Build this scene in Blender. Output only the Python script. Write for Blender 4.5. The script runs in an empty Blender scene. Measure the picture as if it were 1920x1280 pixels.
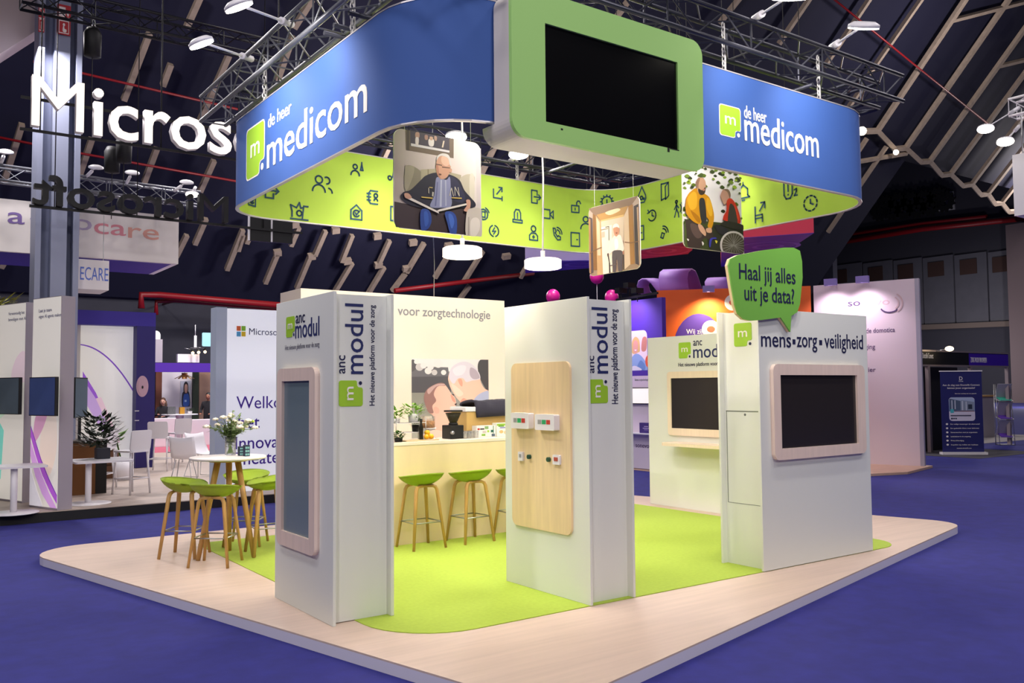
import bpy, bmesh, math, random
from mathutils import Vector, Matrix
random.seed(7)
SC = bpy.context.scene
COL = SC.collection
PI = math.pi
V3 = Vector

# ------------------------------------------------------------------ camera, world, exposure
HC = 1.78                                    # eye height above the stand's platform (platform top is z = 0, hall floor z = FL)
FL = -0.09
FPX = 1653.35
CAMM = (Matrix.Rotation(math.radians(-35.697), 4, 'Z') @ Matrix.Rotation(PI/2 + math.radians(3.041), 4, 'X')
        @ Matrix.Rotation(math.radians(-0.472), 4, 'Z'))
CAMM.translation = (0, 0, HC)
cd = bpy.data.cameras.new('camera'); cam = bpy.data.objects.new('camera', cd); COL.objects.link(cam)
cd.sensor_fit = 'HORIZONTAL'; cd.sensor_width = 36; cd.lens = FPX/1920*36
cd.clip_start = 0.1; cd.clip_end = 300
cam.matrix_world = CAMM
SC.camera = cam
SC.view_settings.view_transform = 'Standard'; SC.view_settings.look = 'None'
SC.view_settings.gamma = 1; SC.view_settings.exposure = 0.0
SC.view_settings.use_curve_mapping = False
w = bpy.data.worlds.new('world'); SC.world = w; w.use_nodes = True
w.node_tree.nodes['Background'].inputs[0].default_value = (0.16, 0.17, 0.30, 1)
w.node_tree.nodes['Background'].inputs[1].default_value = 0.10

def light(kind, name, loc, target, energy, color=(1, 1, 1), size=0.2, angle=100, blend=0.6):
    d = bpy.data.lights.new(name, kind); o = bpy.data.objects.new(name, d); COL.objects.link(o)
    d.energy = energy; d.color = color
    if kind == 'AREA': d.shape = 'DISK'; d.size = size
    if kind == 'SPOT': d.spot_size = math.radians(angle); d.spot_blend = blend; d.shadow_soft_size = size
    if kind == 'POINT': d.shadow_soft_size = size
    o.location = loc
    if target is not None:
        o.rotation_euler = (V3(target) - V3(loc)).to_track_quat('-Z', 'Y').to_euler()
    return o
# lamps of the hall: high bays over the aisles, then added unseen fill spots and fill points
for (x, y) in ((-4, -2), (3, -3), (10, -2), (-3, 6), (17, 3), (24, 4), (12, 14)):
    light('AREA', 'high_bay_light', (x, y, 13.5), (x, y, 0), 360, (1.0, 0.93, 0.96), 2.0)
for (x, y) in ((2, 19), (7, 22), (16, 19)):
    light('AREA', 'high_bay_light', (x, y, 8.6), (x, y, 0), 360, (1.0, 0.95, 0.97), 1.2)
light('AREA', 'high_bay_light', (9.5, 30, 9.0), (9.5, 32, 0), 900, (1.0, 0.95, 0.97), 2.0)
for (x, y, tx, ty, e) in ((-8, -7, 4.5, 7.5, 1900), (4.0, -10, 4.6, 6.2, 2000), (-9, 6, 3.0, 8.0, 1500)):
    light('SPOT', 'fill_spot', (x, y, 9.5), (tx, ty, 1.8), e, (1.0, 0.95, 0.95), 0.5, 70, 0.8)  # unseen fill spots, added to brighten the upright faces of the stand
for (x, y, z, e) in ((2, 24, 15, 3000), (22, 22, 16, 2600), (48, 22, 18, 3300), (74, 30, 18, 3200), (20, 34, 9, 2200), (76, 31.5, 3.2, 1900), (85, 46, 4.2, 1800)):
    light('POINT', 'fill_point', (x, y, z), None, e, (1.0, 0.93, 0.90), 0.8)  # unseen fill points, added to light the roof beams and end wall
# lamps on the stand's truss, shining into the stand
WARM = (1.0, 0.90, 0.83)
for (x, y, tx, ty, tz, e) in ((4.6, 5.75, 5.6, 8.4, 0, 165), (7.2, 5.75, 6.9, 8.4, 0, 165), (8.85, 7.4, 6.6, 8.6, 0, 155),
                              (3.5, 7.6, 5.4, 8.8, 0, 150), (5.0, 9.75, 5.6, 7.4, 0, 150), (7.6, 9.75, 7.2, 7.2, 0, 150),
                              (5.2, 8.2, 5.9, 10.6, 1.6, 190), (6.9, 8.2, 6.6, 10.6, 1.8, 150)):
    light('SPOT', 'truss_spot', (x, y, 4.86), (tx, ty, tz), e, WARM, 0.12, 125, 0.9)

# ------------------------------------------------------------------ pixel helper (1920 x 1280) -> point on a real plane
def ray(px, py):
    return (CAMM.to_3x3() @ V3(((px-960)/FPX, (640-py)/FPX, -1.0)))
def at(px, py, x=None, y=None, z=None):
    d = ray(px, py); o = V3((0, 0, HC))
    if x is not None: t = x/d.x
    elif y is not None: t = y/d.y
    else: t = (z-HC)/d.z
    return o + d*t
def atplane(px, py, p, n):
    d = ray(px, py); o = V3((0, 0, HC)); n = V3(n)
    return o + d*((V3(p)-o).dot(n)/d.dot(n))

# ------------------------------------------------------------------ materials
def lin(c):
    if isinstance(c, str):
        c = tuple(int(c[i:i+2], 16)/255 for i in (0, 2, 4))
    return tuple(v/12.92 if v <= 0.04045 else ((v+0.055)/1.055)**2.4 for v in c)
MATS = {}
def mat(name, hexc, rough=0.6, metal=0.0, noise=0.0, nscale=40, emit=0.0, bump=0.0, alpha=1.0, trans=0.0, spec=None, stretch=None):
    if name in MATS: return MATS[name]
    m = bpy.data.materials.new(name); m.use_nodes = True
    nt = m.node_tree; b = nt.nodes['Principled BSDF']
    c = lin(hexc)
    b.inputs['Base Color'].default_value = (*c, 1)
    b.inputs['Roughness'].default_value = rough; b.inputs['Metallic'].default_value = metal
    if spec is not None: b.inputs['Specular IOR Level'].default_value = spec
    if trans: b.inputs['Transmission Weight'].default_value = trans; b.inputs['IOR'].default_value = 1.3
    if alpha < 1: b.inputs['Alpha'].default_value = alpha
    if emit:
        b.inputs['Emission Color'].default_value = (*c, 1); b.inputs['Emission Strength'].default_value = emit
    if noise or bump:
        tc = nt.nodes.new('ShaderNodeTexCoord'); n = nt.nodes.new('ShaderNodeTexNoise')
        n.inputs['Scale'].default_value = nscale; n.inputs['Detail'].default_value = 4
        src = tc.outputs['Object']
        if stretch:
            mp = nt.nodes.new('ShaderNodeMapping'); mp.inputs['Scale'].default_value = stretch
            nt.links.new(src, mp.inputs['Vector']); src = mp.outputs['Vector']
        nt.links.new(src, n.inputs['Vector'])
        if noise:
            r = nt.nodes.new('ShaderNodeValToRGB')
            r.color_ramp.elements[0].position = 0.3; r.color_ramp.elements[1].position = 0.7
            r.color_ramp.elements[0].color = (*[v*(1-noise) for v in c], 1)
            r.color_ramp.elements[1].color = (*[min(1, v*(1+noise)) for v in c], 1)
            nt.links.new(n.outputs['Fac'], r.inputs['Fac']); nt.links.new(r.outputs['Color'], b.inputs['Base Color'])
        if bump:
            bp = nt.nodes.new('ShaderNodeBump'); bp.inputs['Strength'].default_value = bump; bp.inputs['Distance'].default_value = 0.01
            nt.links.new(n.outputs['Fac'], bp.inputs['Height']); nt.links.new(bp.outputs['Normal'], b.inputs['Normal'])
    MATS[name] = m; return m
def print_mat(name='print', rough=0.55, emit=0.0):
    if name in MATS: return MATS[name]
    m = bpy.data.materials.new(name); m.use_nodes = True
    nt = m.node_tree; b = nt.nodes['Principled BSDF']
    a = nt.nodes.new('ShaderNodeVertexColor'); a.layer_name = 'Col'
    nt.links.new(a.outputs['Color'], b.inputs['Base Color']); b.inputs['Roughness'].default_value = rough
    if emit:
        nt.links.new(a.outputs['Color'], b.inputs['Emission Color']); b.inputs['Emission Strength'].default_value = emit
    MATS[name] = m; return m

# ------------------------------------------------------------------ mesh builder
WOFF = {}                                       # world position of the thing a part belongs to
def woff(p):
    if p is None: return V3((0, 0, 0))
    return V3(WOFF[p.name]) if p.name in WOFF else V3(p.location)
class MB:
    def __init__(s): s.bm = bmesh.new(); s.mi = 0
    def face(s, pts, mi=None):
        vs = [s.bm.verts.new(p) for p in pts]
        try:
            f = s.bm.faces.new(vs); f.material_index = s.mi if mi is None else mi; return f
        except ValueError: return None
    def box(s, x0, x1, y0, y1, z0, z1, bev=0.0):
        P = [(x0,y0,z0),(x1,y0,z0),(x1,y1,z0),(x0,y1,z0),(x0,y0,z1),(x1,y0,z1),(x1,y1,z1),(x0,y1,z1)]
        v = [s.bm.verts.new(p) for p in P]
        fs = [s.bm.faces.new([v[i] for i in q]) for q in ((0,3,2,1),(4,5,6,7),(0,1,5,4),(1,2,6,5),(2,3,7,6),(3,0,4,7))]
        for f in fs: f.material_index = s.mi
        if bev:
            es = list({e for f in fs for e in f.edges})
            bmesh.ops.bevel(s.bm, geom=es, offset=bev, segments=2, profile=0.7, affect='EDGES')
        return s
    def obox(s, c, ux, uy, uz, hx, hy, hz):
        c, ux, uy, uz = V3(c), V3(ux).normalized(), V3(uy).normalized(), V3(uz).normalized()
        v = [s.bm.verts.new(c + ux*hx*a + uy*hy*b + uz*hz*d) for (a,b,d) in ((-1,-1,-1),(1,-1,-1),(1,1,-1),(-1,1,-1),(-1,-1,1),(1,-1,1),(1,1,1),(-1,1,1))]
        for q in ((0,3,2,1),(4,5,6,7),(0,1,5,4),(1,2,6,5),(2,3,7,6),(3,0,4,7)):
            f = s.bm.faces.new([v[i] for i in q]); f.material_index = s.mi
        return s
    def bar(s, a, b, w, h, up=(0,0,1)):
        a, b = V3(a), V3(b); d = (b-a); L = d.length; d.normalize()
        side = d.cross(V3(up))
        if side.length < 1e-4: side = d.cross(V3((1,0,0)))
        side.normalize(); u2 = side.cross(d)
        return s.obox((a+b)/2, d, side, u2, L/2, w/2, h/2)
    def tube(s, pts, r, n=8, caps=True, flat=1.0):
        pts = [V3(p) for p in pts]; rs = r if isinstance(r, (list, tuple)) else [r]*len(pts)
        rings = []; prev = None
        for i, p in enumerate(pts):
            d = (pts[min(i+1, len(pts)-1)] - pts[max(i-1, 0)]).normalized()
            if prev is None:
                a = d.cross(V3((0,0,1)))
                if a.length < 1e-3: a = d.cross(V3((1,0,0)))
            else: a = prev - d*prev.dot(d)
            a.normalize(); prev = a; b = d.cross(a)
            rings.append([s.bm.verts.new(p + a*math.cos(2*PI*k/n)*rs[i] + b*math.sin(2*PI*k/n)*rs[i]*flat) for k in range(n)])
        for i in range(len(rings)-1):
            for k in range(n):
                f = s.bm.faces.new((rings[i][k], rings[i][(k+1)%n], rings[i+1][(k+1)%n], rings[i+1][k])); f.smooth = n > 5; f.material_index = s.mi
        if caps:
            f = s.bm.faces.new(rings[0][::-1]); f.material_index = s.mi
            f = s.bm.faces.new(rings[-1]); f.material_index = s.mi
        return s
    def lathe(s, prof, c=(0,0,0), n=24, sx=1, sy=1):
        c = V3(c); rings = []
        for (r, z) in prof:
            if r < 1e-5: rings.append([s.bm.verts.new(c+V3((0,0,z)))])
            else: rings.append([s.bm.verts.new(c+V3((r*sx*math.cos(2*PI*k/n), r*sy*math.sin(2*PI*k/n), z))) for k in range(n)])
        for a, b in zip(rings, rings[1:]):
            for k in range(n):
                q = [a[k%len(a)], a[(k+1)%n%len(a)], b[(k+1)%n%len(b)], b[k%len(b)]]
                q2 = []
                for v in q:
                    if v not in q2: q2.append(v)
                if len(q2) > 2:
                    try: f = s.bm.faces.new(q2); f.smooth = True; f.material_index = s.mi
                    except ValueError: pass
        return s
    def sphere(s, c, r, n=12, sx=1, sy=1, sz=1):
        prof = [(math.sin(PI*i/(n//2))*r, -math.cos(PI*i/(n//2))*r*sz) for i in range(n//2+1)]
        prof[0] = (0, prof[0][1]); prof[-1] = (0, prof[-1][1])
        return s.lathe(prof, c, n, sx, sy)
    def slab(s, outline, o, u, v, n, t):           # outline in (a,b) along u,v; from o, thickness t along n
        o, u, v, n = V3(o), V3(u), V3(v), V3(n)
        A = [o+u*a+v*b for a, b in outline]; B = [p+n*t for p in A]
        va = [s.bm.verts.new(p) for p in A]; vb = [s.bm.verts.new(p) for p in B]
        f = s.bm.faces.new(va[::-1]); f.material_index = s.mi
        f = s.bm.faces.new(vb); f.material_index = s.mi
        k = len(va)
        for i in range(k):
            f = s.bm.faces.new((va[i], va[(i+1)%k], vb[(i+1)%k], vb[i])); f.material_index = s.mi
        return s
    def frame(s, out, inn, o, u, v, n, t):         # outline with a hole (same vertex count)
        o, u, v, n = V3(o), V3(u), V3(v), V3(n); k = len(out)
        R = []
        for pts, h in ((out, 0), (out, t), (inn, t), (inn, 0)):
            R.append([s.bm.verts.new(o+u*a+v*b+n*h) for a, b in pts])
        for q in range(4):
            a, b = R[q], R[(q+1) % 4]
            for i in range(k):
                f = s.bm.faces.new((a[i], a[(i+1)%k], b[(i+1)%k], b[i])); f.material_index = s.mi
        return s
    def build(s, name, m, parent=None, world=True, fix=True):
        if parent is not None and world:
            off = woff(parent)
            bmesh.ops.translate(s.bm, verts=s.bm.verts, vec=-V3(off))
        if fix: bmesh.ops.recalc_face_normals(s.bm, faces=s.bm.faces)
        me = bpy.data.meshes.new(name); s.bm.to_mesh(me); s.bm.free()
        for x in (m if isinstance(m, (list, tuple)) else [m]): me.materials.append(x)
        o = bpy.data.objects.new(name, me); COL.objects.link(o)
        if parent is not None:
            o.parent = parent; WOFF[o.name] = woff(parent)
        return o
def rrect(a0, a1, b0, b1, r, n=6):
    pts = []
    for cx, cy, s0 in ((a1-r, b1-r, 0), (a0+r, b1-r, 90), (a0+r, b0+r, 180), (a1-r, b0+r, 270)):
        for k in range(n+1):
            t = math.radians(s0 + 90*k/n); pts.append((cx+r*math.cos(t), cy+r*math.sin(t)))
    return pts
def ell(cx, cy, rx, ry, n=20, a0=0, rot=0):
    out = []
    for k in range(n):
        t = 2*PI*k/n + a0; x, y = rx*math.cos(t), ry*math.sin(t)
        out.append((cx + x*math.cos(rot) - y*math.sin(rot), cy + x*math.sin(rot) + y*math.cos(rot)))
    return out
def smooth(pts, n=5):
    out = []; k = len(pts)
    for i in range(k):
        p0, p1, p2, p3 = (V3((*pts[(i+j-1) % k], 0)) for j in range(4))
        for q in range(n):
            t = q/n
            v = 0.5*((2*p1) + (p2-p0)*t + (2*p0-5*p1+4*p2-p3)*t*t + (3*p1-p0-3*p2+p3)*t**3)
            out.append((v.x, v.y))
    return out

# ------------------------------------------------------------------ things
def thing(name, label, cat, loc=(0,0,0), rotz=0.0, group=None):
    o = bpy.data.objects.new(name, None); COL.objects.link(o); o.empty_display_size = 0.2
    o.location = loc; o.rotation_euler = (0, 0, rotz)
    o['label'] = label; o['category'] = cat
    if group: o['group'] = group
    return o
def tag(o, label, cat, group=None, kind=None):
    o['label'] = label; o['category'] = cat
    if group: o['group'] = group
    if kind: o['kind'] = kind
    return o
def struct(o): o['kind'] = 'structure'; return o
def dup(root, loc, rotz=0.0, label=None):
    r = root.copy(); COL.objects.link(r); r.location = loc; r.rotation_euler = (0, 0, rotz)
    if label: r['label'] = label
    for ch in list(root.children):
        c = ch.copy(); COL.objects.link(c); c.parent = r
        for g in list(ch.children):
            d = g.copy(); COL.objects.link(d); d.parent = c
    return r

# ------------------------------------------------------------------ lettering
_TXT = {}
def text_mesh(s, ext, off=0.0):
    cu = bpy.data.curves.new('t', 'FONT'); cu.body = s; cu.size = 1; cu.extrude = ext; cu.offset = off; cu.resolution_u = 3
    ob = bpy.data.objects.new('t', cu); COL.objects.link(ob)
    dg = bpy.context.evaluated_depsgraph_get(); dg.update()
    me = bpy.data.meshes.new_from_object(ob.evaluated_get(dg))
    bpy.data.objects.remove(ob); bpy.data.curves.remove(cu)
    return me
def lettering(s, parent, m, o, u, v, size, width=None, sx=0.9, align='L', depth=0.004, name='lettering', bold=0.005, lift=0.0005):
    """writes s with cap-height-ish size along u (right) and v (up); o = baseline start (world)"""
    o, u, v = V3(o), V3(u).normalized(), V3(v).normalized(); n = u.cross(v)
    me = text_mesh(s, 0.5, 0.0 if any(c_ in 'MWNVAKZX' for c_ in s) else bold)
    xs = [q.co.x for q in me.vertices]; x0, x1 = min(xs), max(xs)
    k = size/0.70                                   # the built-in font's cap height is about 0.7
    kx = k*sx if width is None else width/(x1-x0)
    sh = {'L': -x0*kx, 'C': -(x0+x1)/2*kx, 'R': -x1*kx}[align]
    off = woff(parent)
    for q in me.vertices:
        c = q.co
        q.co = o + u*(c.x*kx+sh) + v*(c.y*k) + n*(lift + (c.z+0.5)*depth) - off
    me.name = name
    me.materials.clear(); me.materials.append(m)
    ob = bpy.data.objects.new(name, me); COL.objects.link(ob)
    if parent is not None: ob.parent = parent; WOFF[ob.name] = off
    return ob

# flat printed picture: layers of coloured outlines (0..1 coordinates) on a rectangle o + u*w, v*h
def picture(name, parent, o, u, v, w, h, layers, base=None, clip=None, lift=0.0006, step=0.00025, m=None):
    o, u, v = V3(o), V3(u).normalized(), V3(v).normalized(); n = u.cross(v)
    off = woff(parent)
    bm = bmesh.new(); cl = bm.loops.layers.float_color.new('Col')
    i = 0
    for L in layers:
        c, pts = L[0], L[1]
        c2 = L[2] if len(L) > 2 else None           # second colour: printed blend from bottom (c) to top (c2), or ('h', colour)
        d = lift + step*i; i += 1
        pts = [(min(1, max(0, a)), min(1, max(0, b))) for a, b in pts]
        vs = [bm.verts.new(o + u*(a*w) + v*(b*h) + n*d - off) for a, b in pts]
        try: f = bm.faces.new(vs)
        except ValueError: continue
        a = lin(c)
        hor = isinstance(c2, tuple) and c2[0] == 'h'
        b2 = lin(c2[1] if hor else c2) if c2 else a
        ys = [q[0 if hor else 1] for q in pts]; lo, hi = min(ys), max(ys)
        for lp, q in zip(f.loops, pts):
            t = (q[0 if hor else 1]-lo)/max(1e-6, hi-lo)
            lp[cl] = (*[a[k]*(1-t)+b2[k]*t for k in range(3)], 1)
        f.normal_update()
        if f.normal.dot(n) < 0: f.normal_flip()
    bmesh.ops.triangulate(bm, faces=bm.faces)
    me = bpy.data.meshes.new(name); bm.to_mesh(me); bm.free(); me.materials.append(m or print_mat())
    ob = bpy.data.objects.new(name, me); COL.objects.link(ob); ob.parent = parent
    return ob
def R(a0, b0, a1, b1): return [(a0,b0),(a1,b0),(a1,b1),(a0,b1)]
def line(p, q, t, asp=1.0):
    (x0,y0),(x1,y1) = p, q; dx, dy = x1-x0, (y1-y0)*asp; L = math.hypot(dx, dy) or 1
    nx, ny = -dy/L*t/2, dx/L*t/2/asp
    return [(x0+nx,y0+ny),(x0-nx,y0-ny),(x1-nx,y1-ny),(x1+nx,y1+ny)]

X, Y, Z = V3((1,0,0)), V3((0,1,0)), V3((0,0,1))

# ------------------------------------------------------------------ shared materials
M_carpet = mat('blue_carpet', '28297c', 0.95, noise=0.12, nscale=6, bump=0.15)
M_lime = mat('lime_carpet', 'a6be44', 0.95, noise=0.05, nscale=30, bump=0.1)
M_plank = mat('pale_oak_planks', 'd3bcab', 0.55, noise=0.06, nscale=3, stretch=(0.35, 6, 1))
M_edge = mat('platform_edge_white', 'dcd8e4', 0.5)
M_white = mat('stand_white', 'e4e6de', 0.6)
M_cream = mat('cream_wall', 'f3e3d2', 0.65)
M_birch = mat('birch_wood', 'ecd0a4', 0.5, noise=0.06, nscale=4, stretch=(7, 7, 0.5))
M_birchpale = mat('pale_birch', 'ead3c4', 0.5, noise=0.05, nscale=4, stretch=(6, 6, 0.6))
M_oak = mat('oak_leg', 'c79a5b', 0.45, noise=0.10, nscale=5, stretch=(9, 9, 0.7))
M_limeseat = mat('lime_shell', '98b22e', 0.7, noise=0.04, nscale=60)
M_steel = mat('steel', 'b9b9b9', 0.3, metal=0.9)
M_black = mat('matte_black', '0c0c0e', 0.6)
M_screen = mat('screen_glass', '08080a', 0.12, spec=0.5)
M_screenmatte = mat('screen_matte', '1a1818', 0.35)
M_navy = mat('navy_ink', '1c2760', 0.6)
M_navy2 = mat('dark_navy_ink', '181c46', 0.6)
M_grey = mat('grey_ink', '8b8b90', 0.6)
M_logo = mat('logo_green', '9dcb2c', 0.6)
M_logoedge = mat('print_white', 'f4efe6', 0.6)
M_banner = mat('banner_blue', '35599f', 0.75)
M_bannerlime = mat('banner_lime', 'a3c240', 0.7)
M_tvgreen = mat('frame_green', 'a8dc7c', 0.55)
M_bodywhite = mat('body_white', 'ddd6d0', 0.6)
M_truss = mat('truss_alu', '6e7078', 0.4, metal=0.4)
M_trussdark = mat('truss_black', '24242a', 0.4, metal=0.3)
M_beam = mat('roof_beam', '9a897b', 0.8, noise=0.12, nscale=3)
M_roof = mat('roof_navy', '0a0a2a', 0.9)
M_pipe = mat('red_pipe', '8a1019', 0.45)
M_lens = mat('lamp_lens', 'fff6e6', 0.3, emit=14)
M_glow = mat('lamp_diffuser', 'fff1dd', 0.4, emit=2.2)
M_purple = mat('booth_purple', '3a2a9a', 0.6)
M_lilac = mat('ribbon_lilac', '8f5fb4', 0.6)
M_whitepl = mat('white_plastic', 'e9e6ea', 0.4)
M_leaf = mat('leaf_green', '4f7a2c', 0.6, noise=0.25, nscale=30)
M_leafdark = mat('leaf_dark', '23301c', 0.5, noise=0.3, nscale=30)
M_glass = mat('clear_glass', 'f2f6f4', 0.05, trans=0.9, alpha=0.45)
M_white2 = mat('panel_white', 'e6e2da', 0.6)
M_side = mat('panel_side_grey', 'a49ca4', 0.6)

# ------------------------------------------------------------------ the hall (setting)
fl = MB(); fl.box(-40, 112, -16, 76, FL-0.2, FL)
struct(fl.build('floor', M_carpet))
RP, RN = V3((0, 42.5, 6.57)), V3((0, 1.1, 1.0)).normalized()         # the steep roof slope
def roofz(y): return 6.57-1.1*(y-42.5)
def onroof(px, py): return atplane(px, py, RP, RN)
ZIGY = onroof(1743, 302).y+0.4
rb = MB(); up = RN*0.5
def rquad(x0, x1, y0, y1):
    rb.face([V3((x0, y0, roofz(y0)))+up, V3((x1, y0, roofz(y0)))+up, V3((x1, y1, roofz(y1)))+up, V3((x0, y1, roofz(y1)))+up])
rquad(-40, 57.8, 43.2, 3.5); rquad(57.8, 118, ZIGY, 3.5)
struct(rb.build('ceiling', M_roof))
wb = MB(); wb.box(-40, 57.8, 43.9, 44.2, FL, 6.6)
struct(wb.build('wall_back', mat('hall_wall_grey', '3a3a44', 0.9, noise=0.1, nscale=1)))
# end wall of dark panels
XW = 95.0
wr = MB(); wr.box(XW, XW+0.3, -16, 76, FL, 44)
struct(wr.build('wall_right', mat('hall_end_wall', '34343f', 0.9)))
wf = MB(); wf.box(57.8, XW+0.3, 75.5, 76, FL, 40)
struct(wf.build('wall_far', MATS['hall_end_wall']))
M_panel = mat('end_panel', '55555f', 0.8, noise=0.06, nscale=1)
M_vent = mat('vent_rust', '3a2622', 0.8)
pan = MB(); vents = MB(); xs = [1545, 1618, 1675, 1730, 1789, 1852, 1912, 1990]
k = 0
for a, b in zip(xs, xs[1:]):
    ta, tb = 497-0.0875*(a-1575), 497-0.0875*(b-1575)
    p, q = at(a, ta, x=XW), at(b, tb, x=XW)
    zt = (p.z+q.z)/2; zb = at(a, 612, x=XW).z
    m = MB(); m.box(XW-0.2, XW-0.002, min(p.y, q.y)+0.06, max(p.y, q.y)-0.1, zb, zt)
    o = m.build('trim_wall_panel', M_panel); struct(o)
    yc = (p.y*0.55+q.y*0.45); v = MB(); v.box(XW-0.3, XW-0.201, yc-0.9, yc+0.9, zt-2.2, zt-0.6); struct(v.build('trim_vent', M_vent))
rl = MB(); a, b = at(1690, 615, x=XW-0.3), at(1960, 604, x=XW-0.3)
rl.bar(a, b, 0.4, 0.55); struct(rl.build('trim_wall_rail', mat('rail_taupe', '6b5f5a', 0.8)))
# gear relief panel
gp = thing('gear_panel', 'long grey panel of dark gear wheels mounted high on the end wall', 'wall panel', (XW-0.2, at(1710, 385, x=XW-0.2).y, at(1710, 385, x=XW-0.2).z))
pts = [at(px, py, x=XW-0.2) for px, py in ((1636, 378), (1787, 358), (1790, 392), (1640, 409))]
m = MB(); b0 = [m.bm.verts.new(p) for p in pts]; b1 = [m.bm.verts.new(p+V3((0.18, 0, 0))) for p in pts]
m.bm.faces.new(b0); m.bm.faces.new(b1[::-1])
for i in range(4): m.bm.faces.new((b0[i], b0[(i+1) % 4], b1[(i+1) % 4], b1[i]))
m.build('backing', mat('gear_backing', 'a4a4ac', 0.8), gp)
for i, (px, py) in enumerate(((1651,396),(1660,385),(1674,394),(1684,381),(1696,392),(1708,379),(1720,389),(1733,376),(1746,385),(1758,371),(1772,378))):
    c = at(px, py, x=XW-0.42); m = MB(); out = []
    for kk in range(48):
        t = 2*PI*kk/48; r = 1.22 if (kk//2) % 2 else 0.98; out.append((r*math.cos(t), r*math.sin(t)))
    m.frame(out, ell(0, 0, 0.48, 0.48, 48), c, Y, Z, -X, 0.2)
    m.build('gear', M_black, gp)
# roof beams: each foot or end is a point of the slope
def beam(p, q, wd=0.24, hd=0.24):
    m = MB(); m.bar(p+RN*-0.02, q+RN*-0.02, wd, hd, RN); struct(m.build('trim_roof_beam', M_beam))
for s in ((281,60,232,187),(429,103,375,225),(172,259,148,330),(294,277,270,341),(401,300,375,358),(386,409,365,457),(455,439,446,469),(41,232,7,341),
          (375,-6,349,52),(585,-2,551,52),(549,67,520,150),(735,262,712,310),(1177,2,1149,41),(1388,-6,1348,44),(996,293,975,340),(1125,332,1108,360),(927,275,900,330),
          (1518,-4,1460,82),(1631,-4,1545,125),(1730,-6,1629,139),(1620,158,1584,210),(1625,259,1590,312),(1662,274,1552,435),(1919,4,1786,38),(1922,112,1872,124),(1700,287,1590,306),
          (610,432,590,478),(660,440,640,490),(730,450,707,500),(795,455,762,510),(480,415,462,455),(560,425,545,460),(520,475,497,530),(580,483,556,540),(660,492,628,545),(720,500,690,550),(850,462,815,520),(905,470,868,530),(1005,470,975,520),(760,512,735,545),(880,535,862,560),
          (455,430,425,505),(350,440,330,480),(20,470,2,500),(320,120,305,160),(100,620,85,650)):
    beam(onroof(s[0], s[1]), onroof(s[2], s[3]), 0.21)
feet = [(1611,246,1645,245),(1677,279,1698,277),(1726,303,1743,302),(1765,328,1782,326),(1805,348,1822,345),(1839,365,1852,363),(1865,382,1878,380),(1891,397,1903,396)]
for i, (a, b, c, d) in enumerate(feet):
    p, q = onroof(a, b), onroof(c, d)
    beam(p, q, 0.32)
    beam(q, q + V3((0, -0.673, 0.740))*25, 0.34)
    if i+1 < len(feet): beam(q, onroof(*feet[i+1][:2]), 0.3)
for (px, py) in ((546,421),(622,432),(700,443),(767,455),(834,461),(942,481),(513,474),(577,481),(644,490),(702,497),(755,504)):
    p = onroof(px, py); beam(p, onroof(px+14, py-2), 0.3)
# wall posts
for (px, py0, py1) in ((1552, 440, 600),):
    p = at(px, py0, x=XW-10); m = MB(); m.box(p.x-0.4, p.x+0.4, p.y-0.8, p.y+0.8, FL, p.z); struct(m.build('trim_post', mat('post_grey', '4a4a58', 0.8)))
p = at(1908, 420, x=XW-2.0); m = MB(); m.box(p.x-0.4, p.x+0.4, p.y-1.0, p.y+1.0, FL, p.z); struct(m.build('trim_post', mat('post_taupe', '6a5c60', 0.8)))
# sprinkler pipes
def pipe(label, pts, r):
    m = MB(); m.tube(pts, r, 8)
    if 'hook' in label:
        q_ = pts[-2]; m.tube([q_, (q_.x, 43.895, q_.z)], r*0.5, 6)
    o = m.build('fire_pipe', M_pipe); tag(o, label, 'pipe')
pipe('thin red pipe running along the roof slope above the lit white letters', [onroof(60, 104)-RN*0.5, onroof(154, 127)-RN*0.5, onroof(440, 194)-RN*0.5], 0.05)
pipe('thin red pipe along the roof slope lower down, behind the lit white letters', [onroof(-10, 244)-RN*0.5, onroof(150, 276)-RN*0.5, onroof(446, 330)-RN*0.5], 0.05)
pipe('thin red pipe descending across the roof beams at upper right', [onroof(1550, -10)-RN*0.5, onroof(1700, 112)-RN*0.5, onroof(1845, 228)-RN*0.5], 0.055)
pipe('thick lower red pipe along the dark end wall', [at(1480, 470, x=XW-0.65), at(1730, 429, x=XW-0.65), at(1930, 408, x=XW-0.65)], 0.30)
pipe('upper slimmer red pipe along the dark end wall', [at(1480, 456, x=XW-0.44), at(1730, 419, x=XW-0.44), at(1850, 406, x=XW-0.44)], 0.24)
pipe('red pipe with a downturned end on the back wall at left', [at(265, 578, y=41), at(265, 552, y=41), at(300, 553, y=41), at(560, 575, y=41)], 0.15)
pipe('second red pipe hooking down on the back wall, below the first', [at(293, 590, y=41.6), at(293, 565, y=41.6), at(330, 563, y=41.6), at(560, 582, y=41.6)], 0.10)
pipe('faint red pipe low on the back wall behind the pendant lamps', [at(740, 545, y=41), at(1000, 512, y=41)], 0.13)

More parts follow.
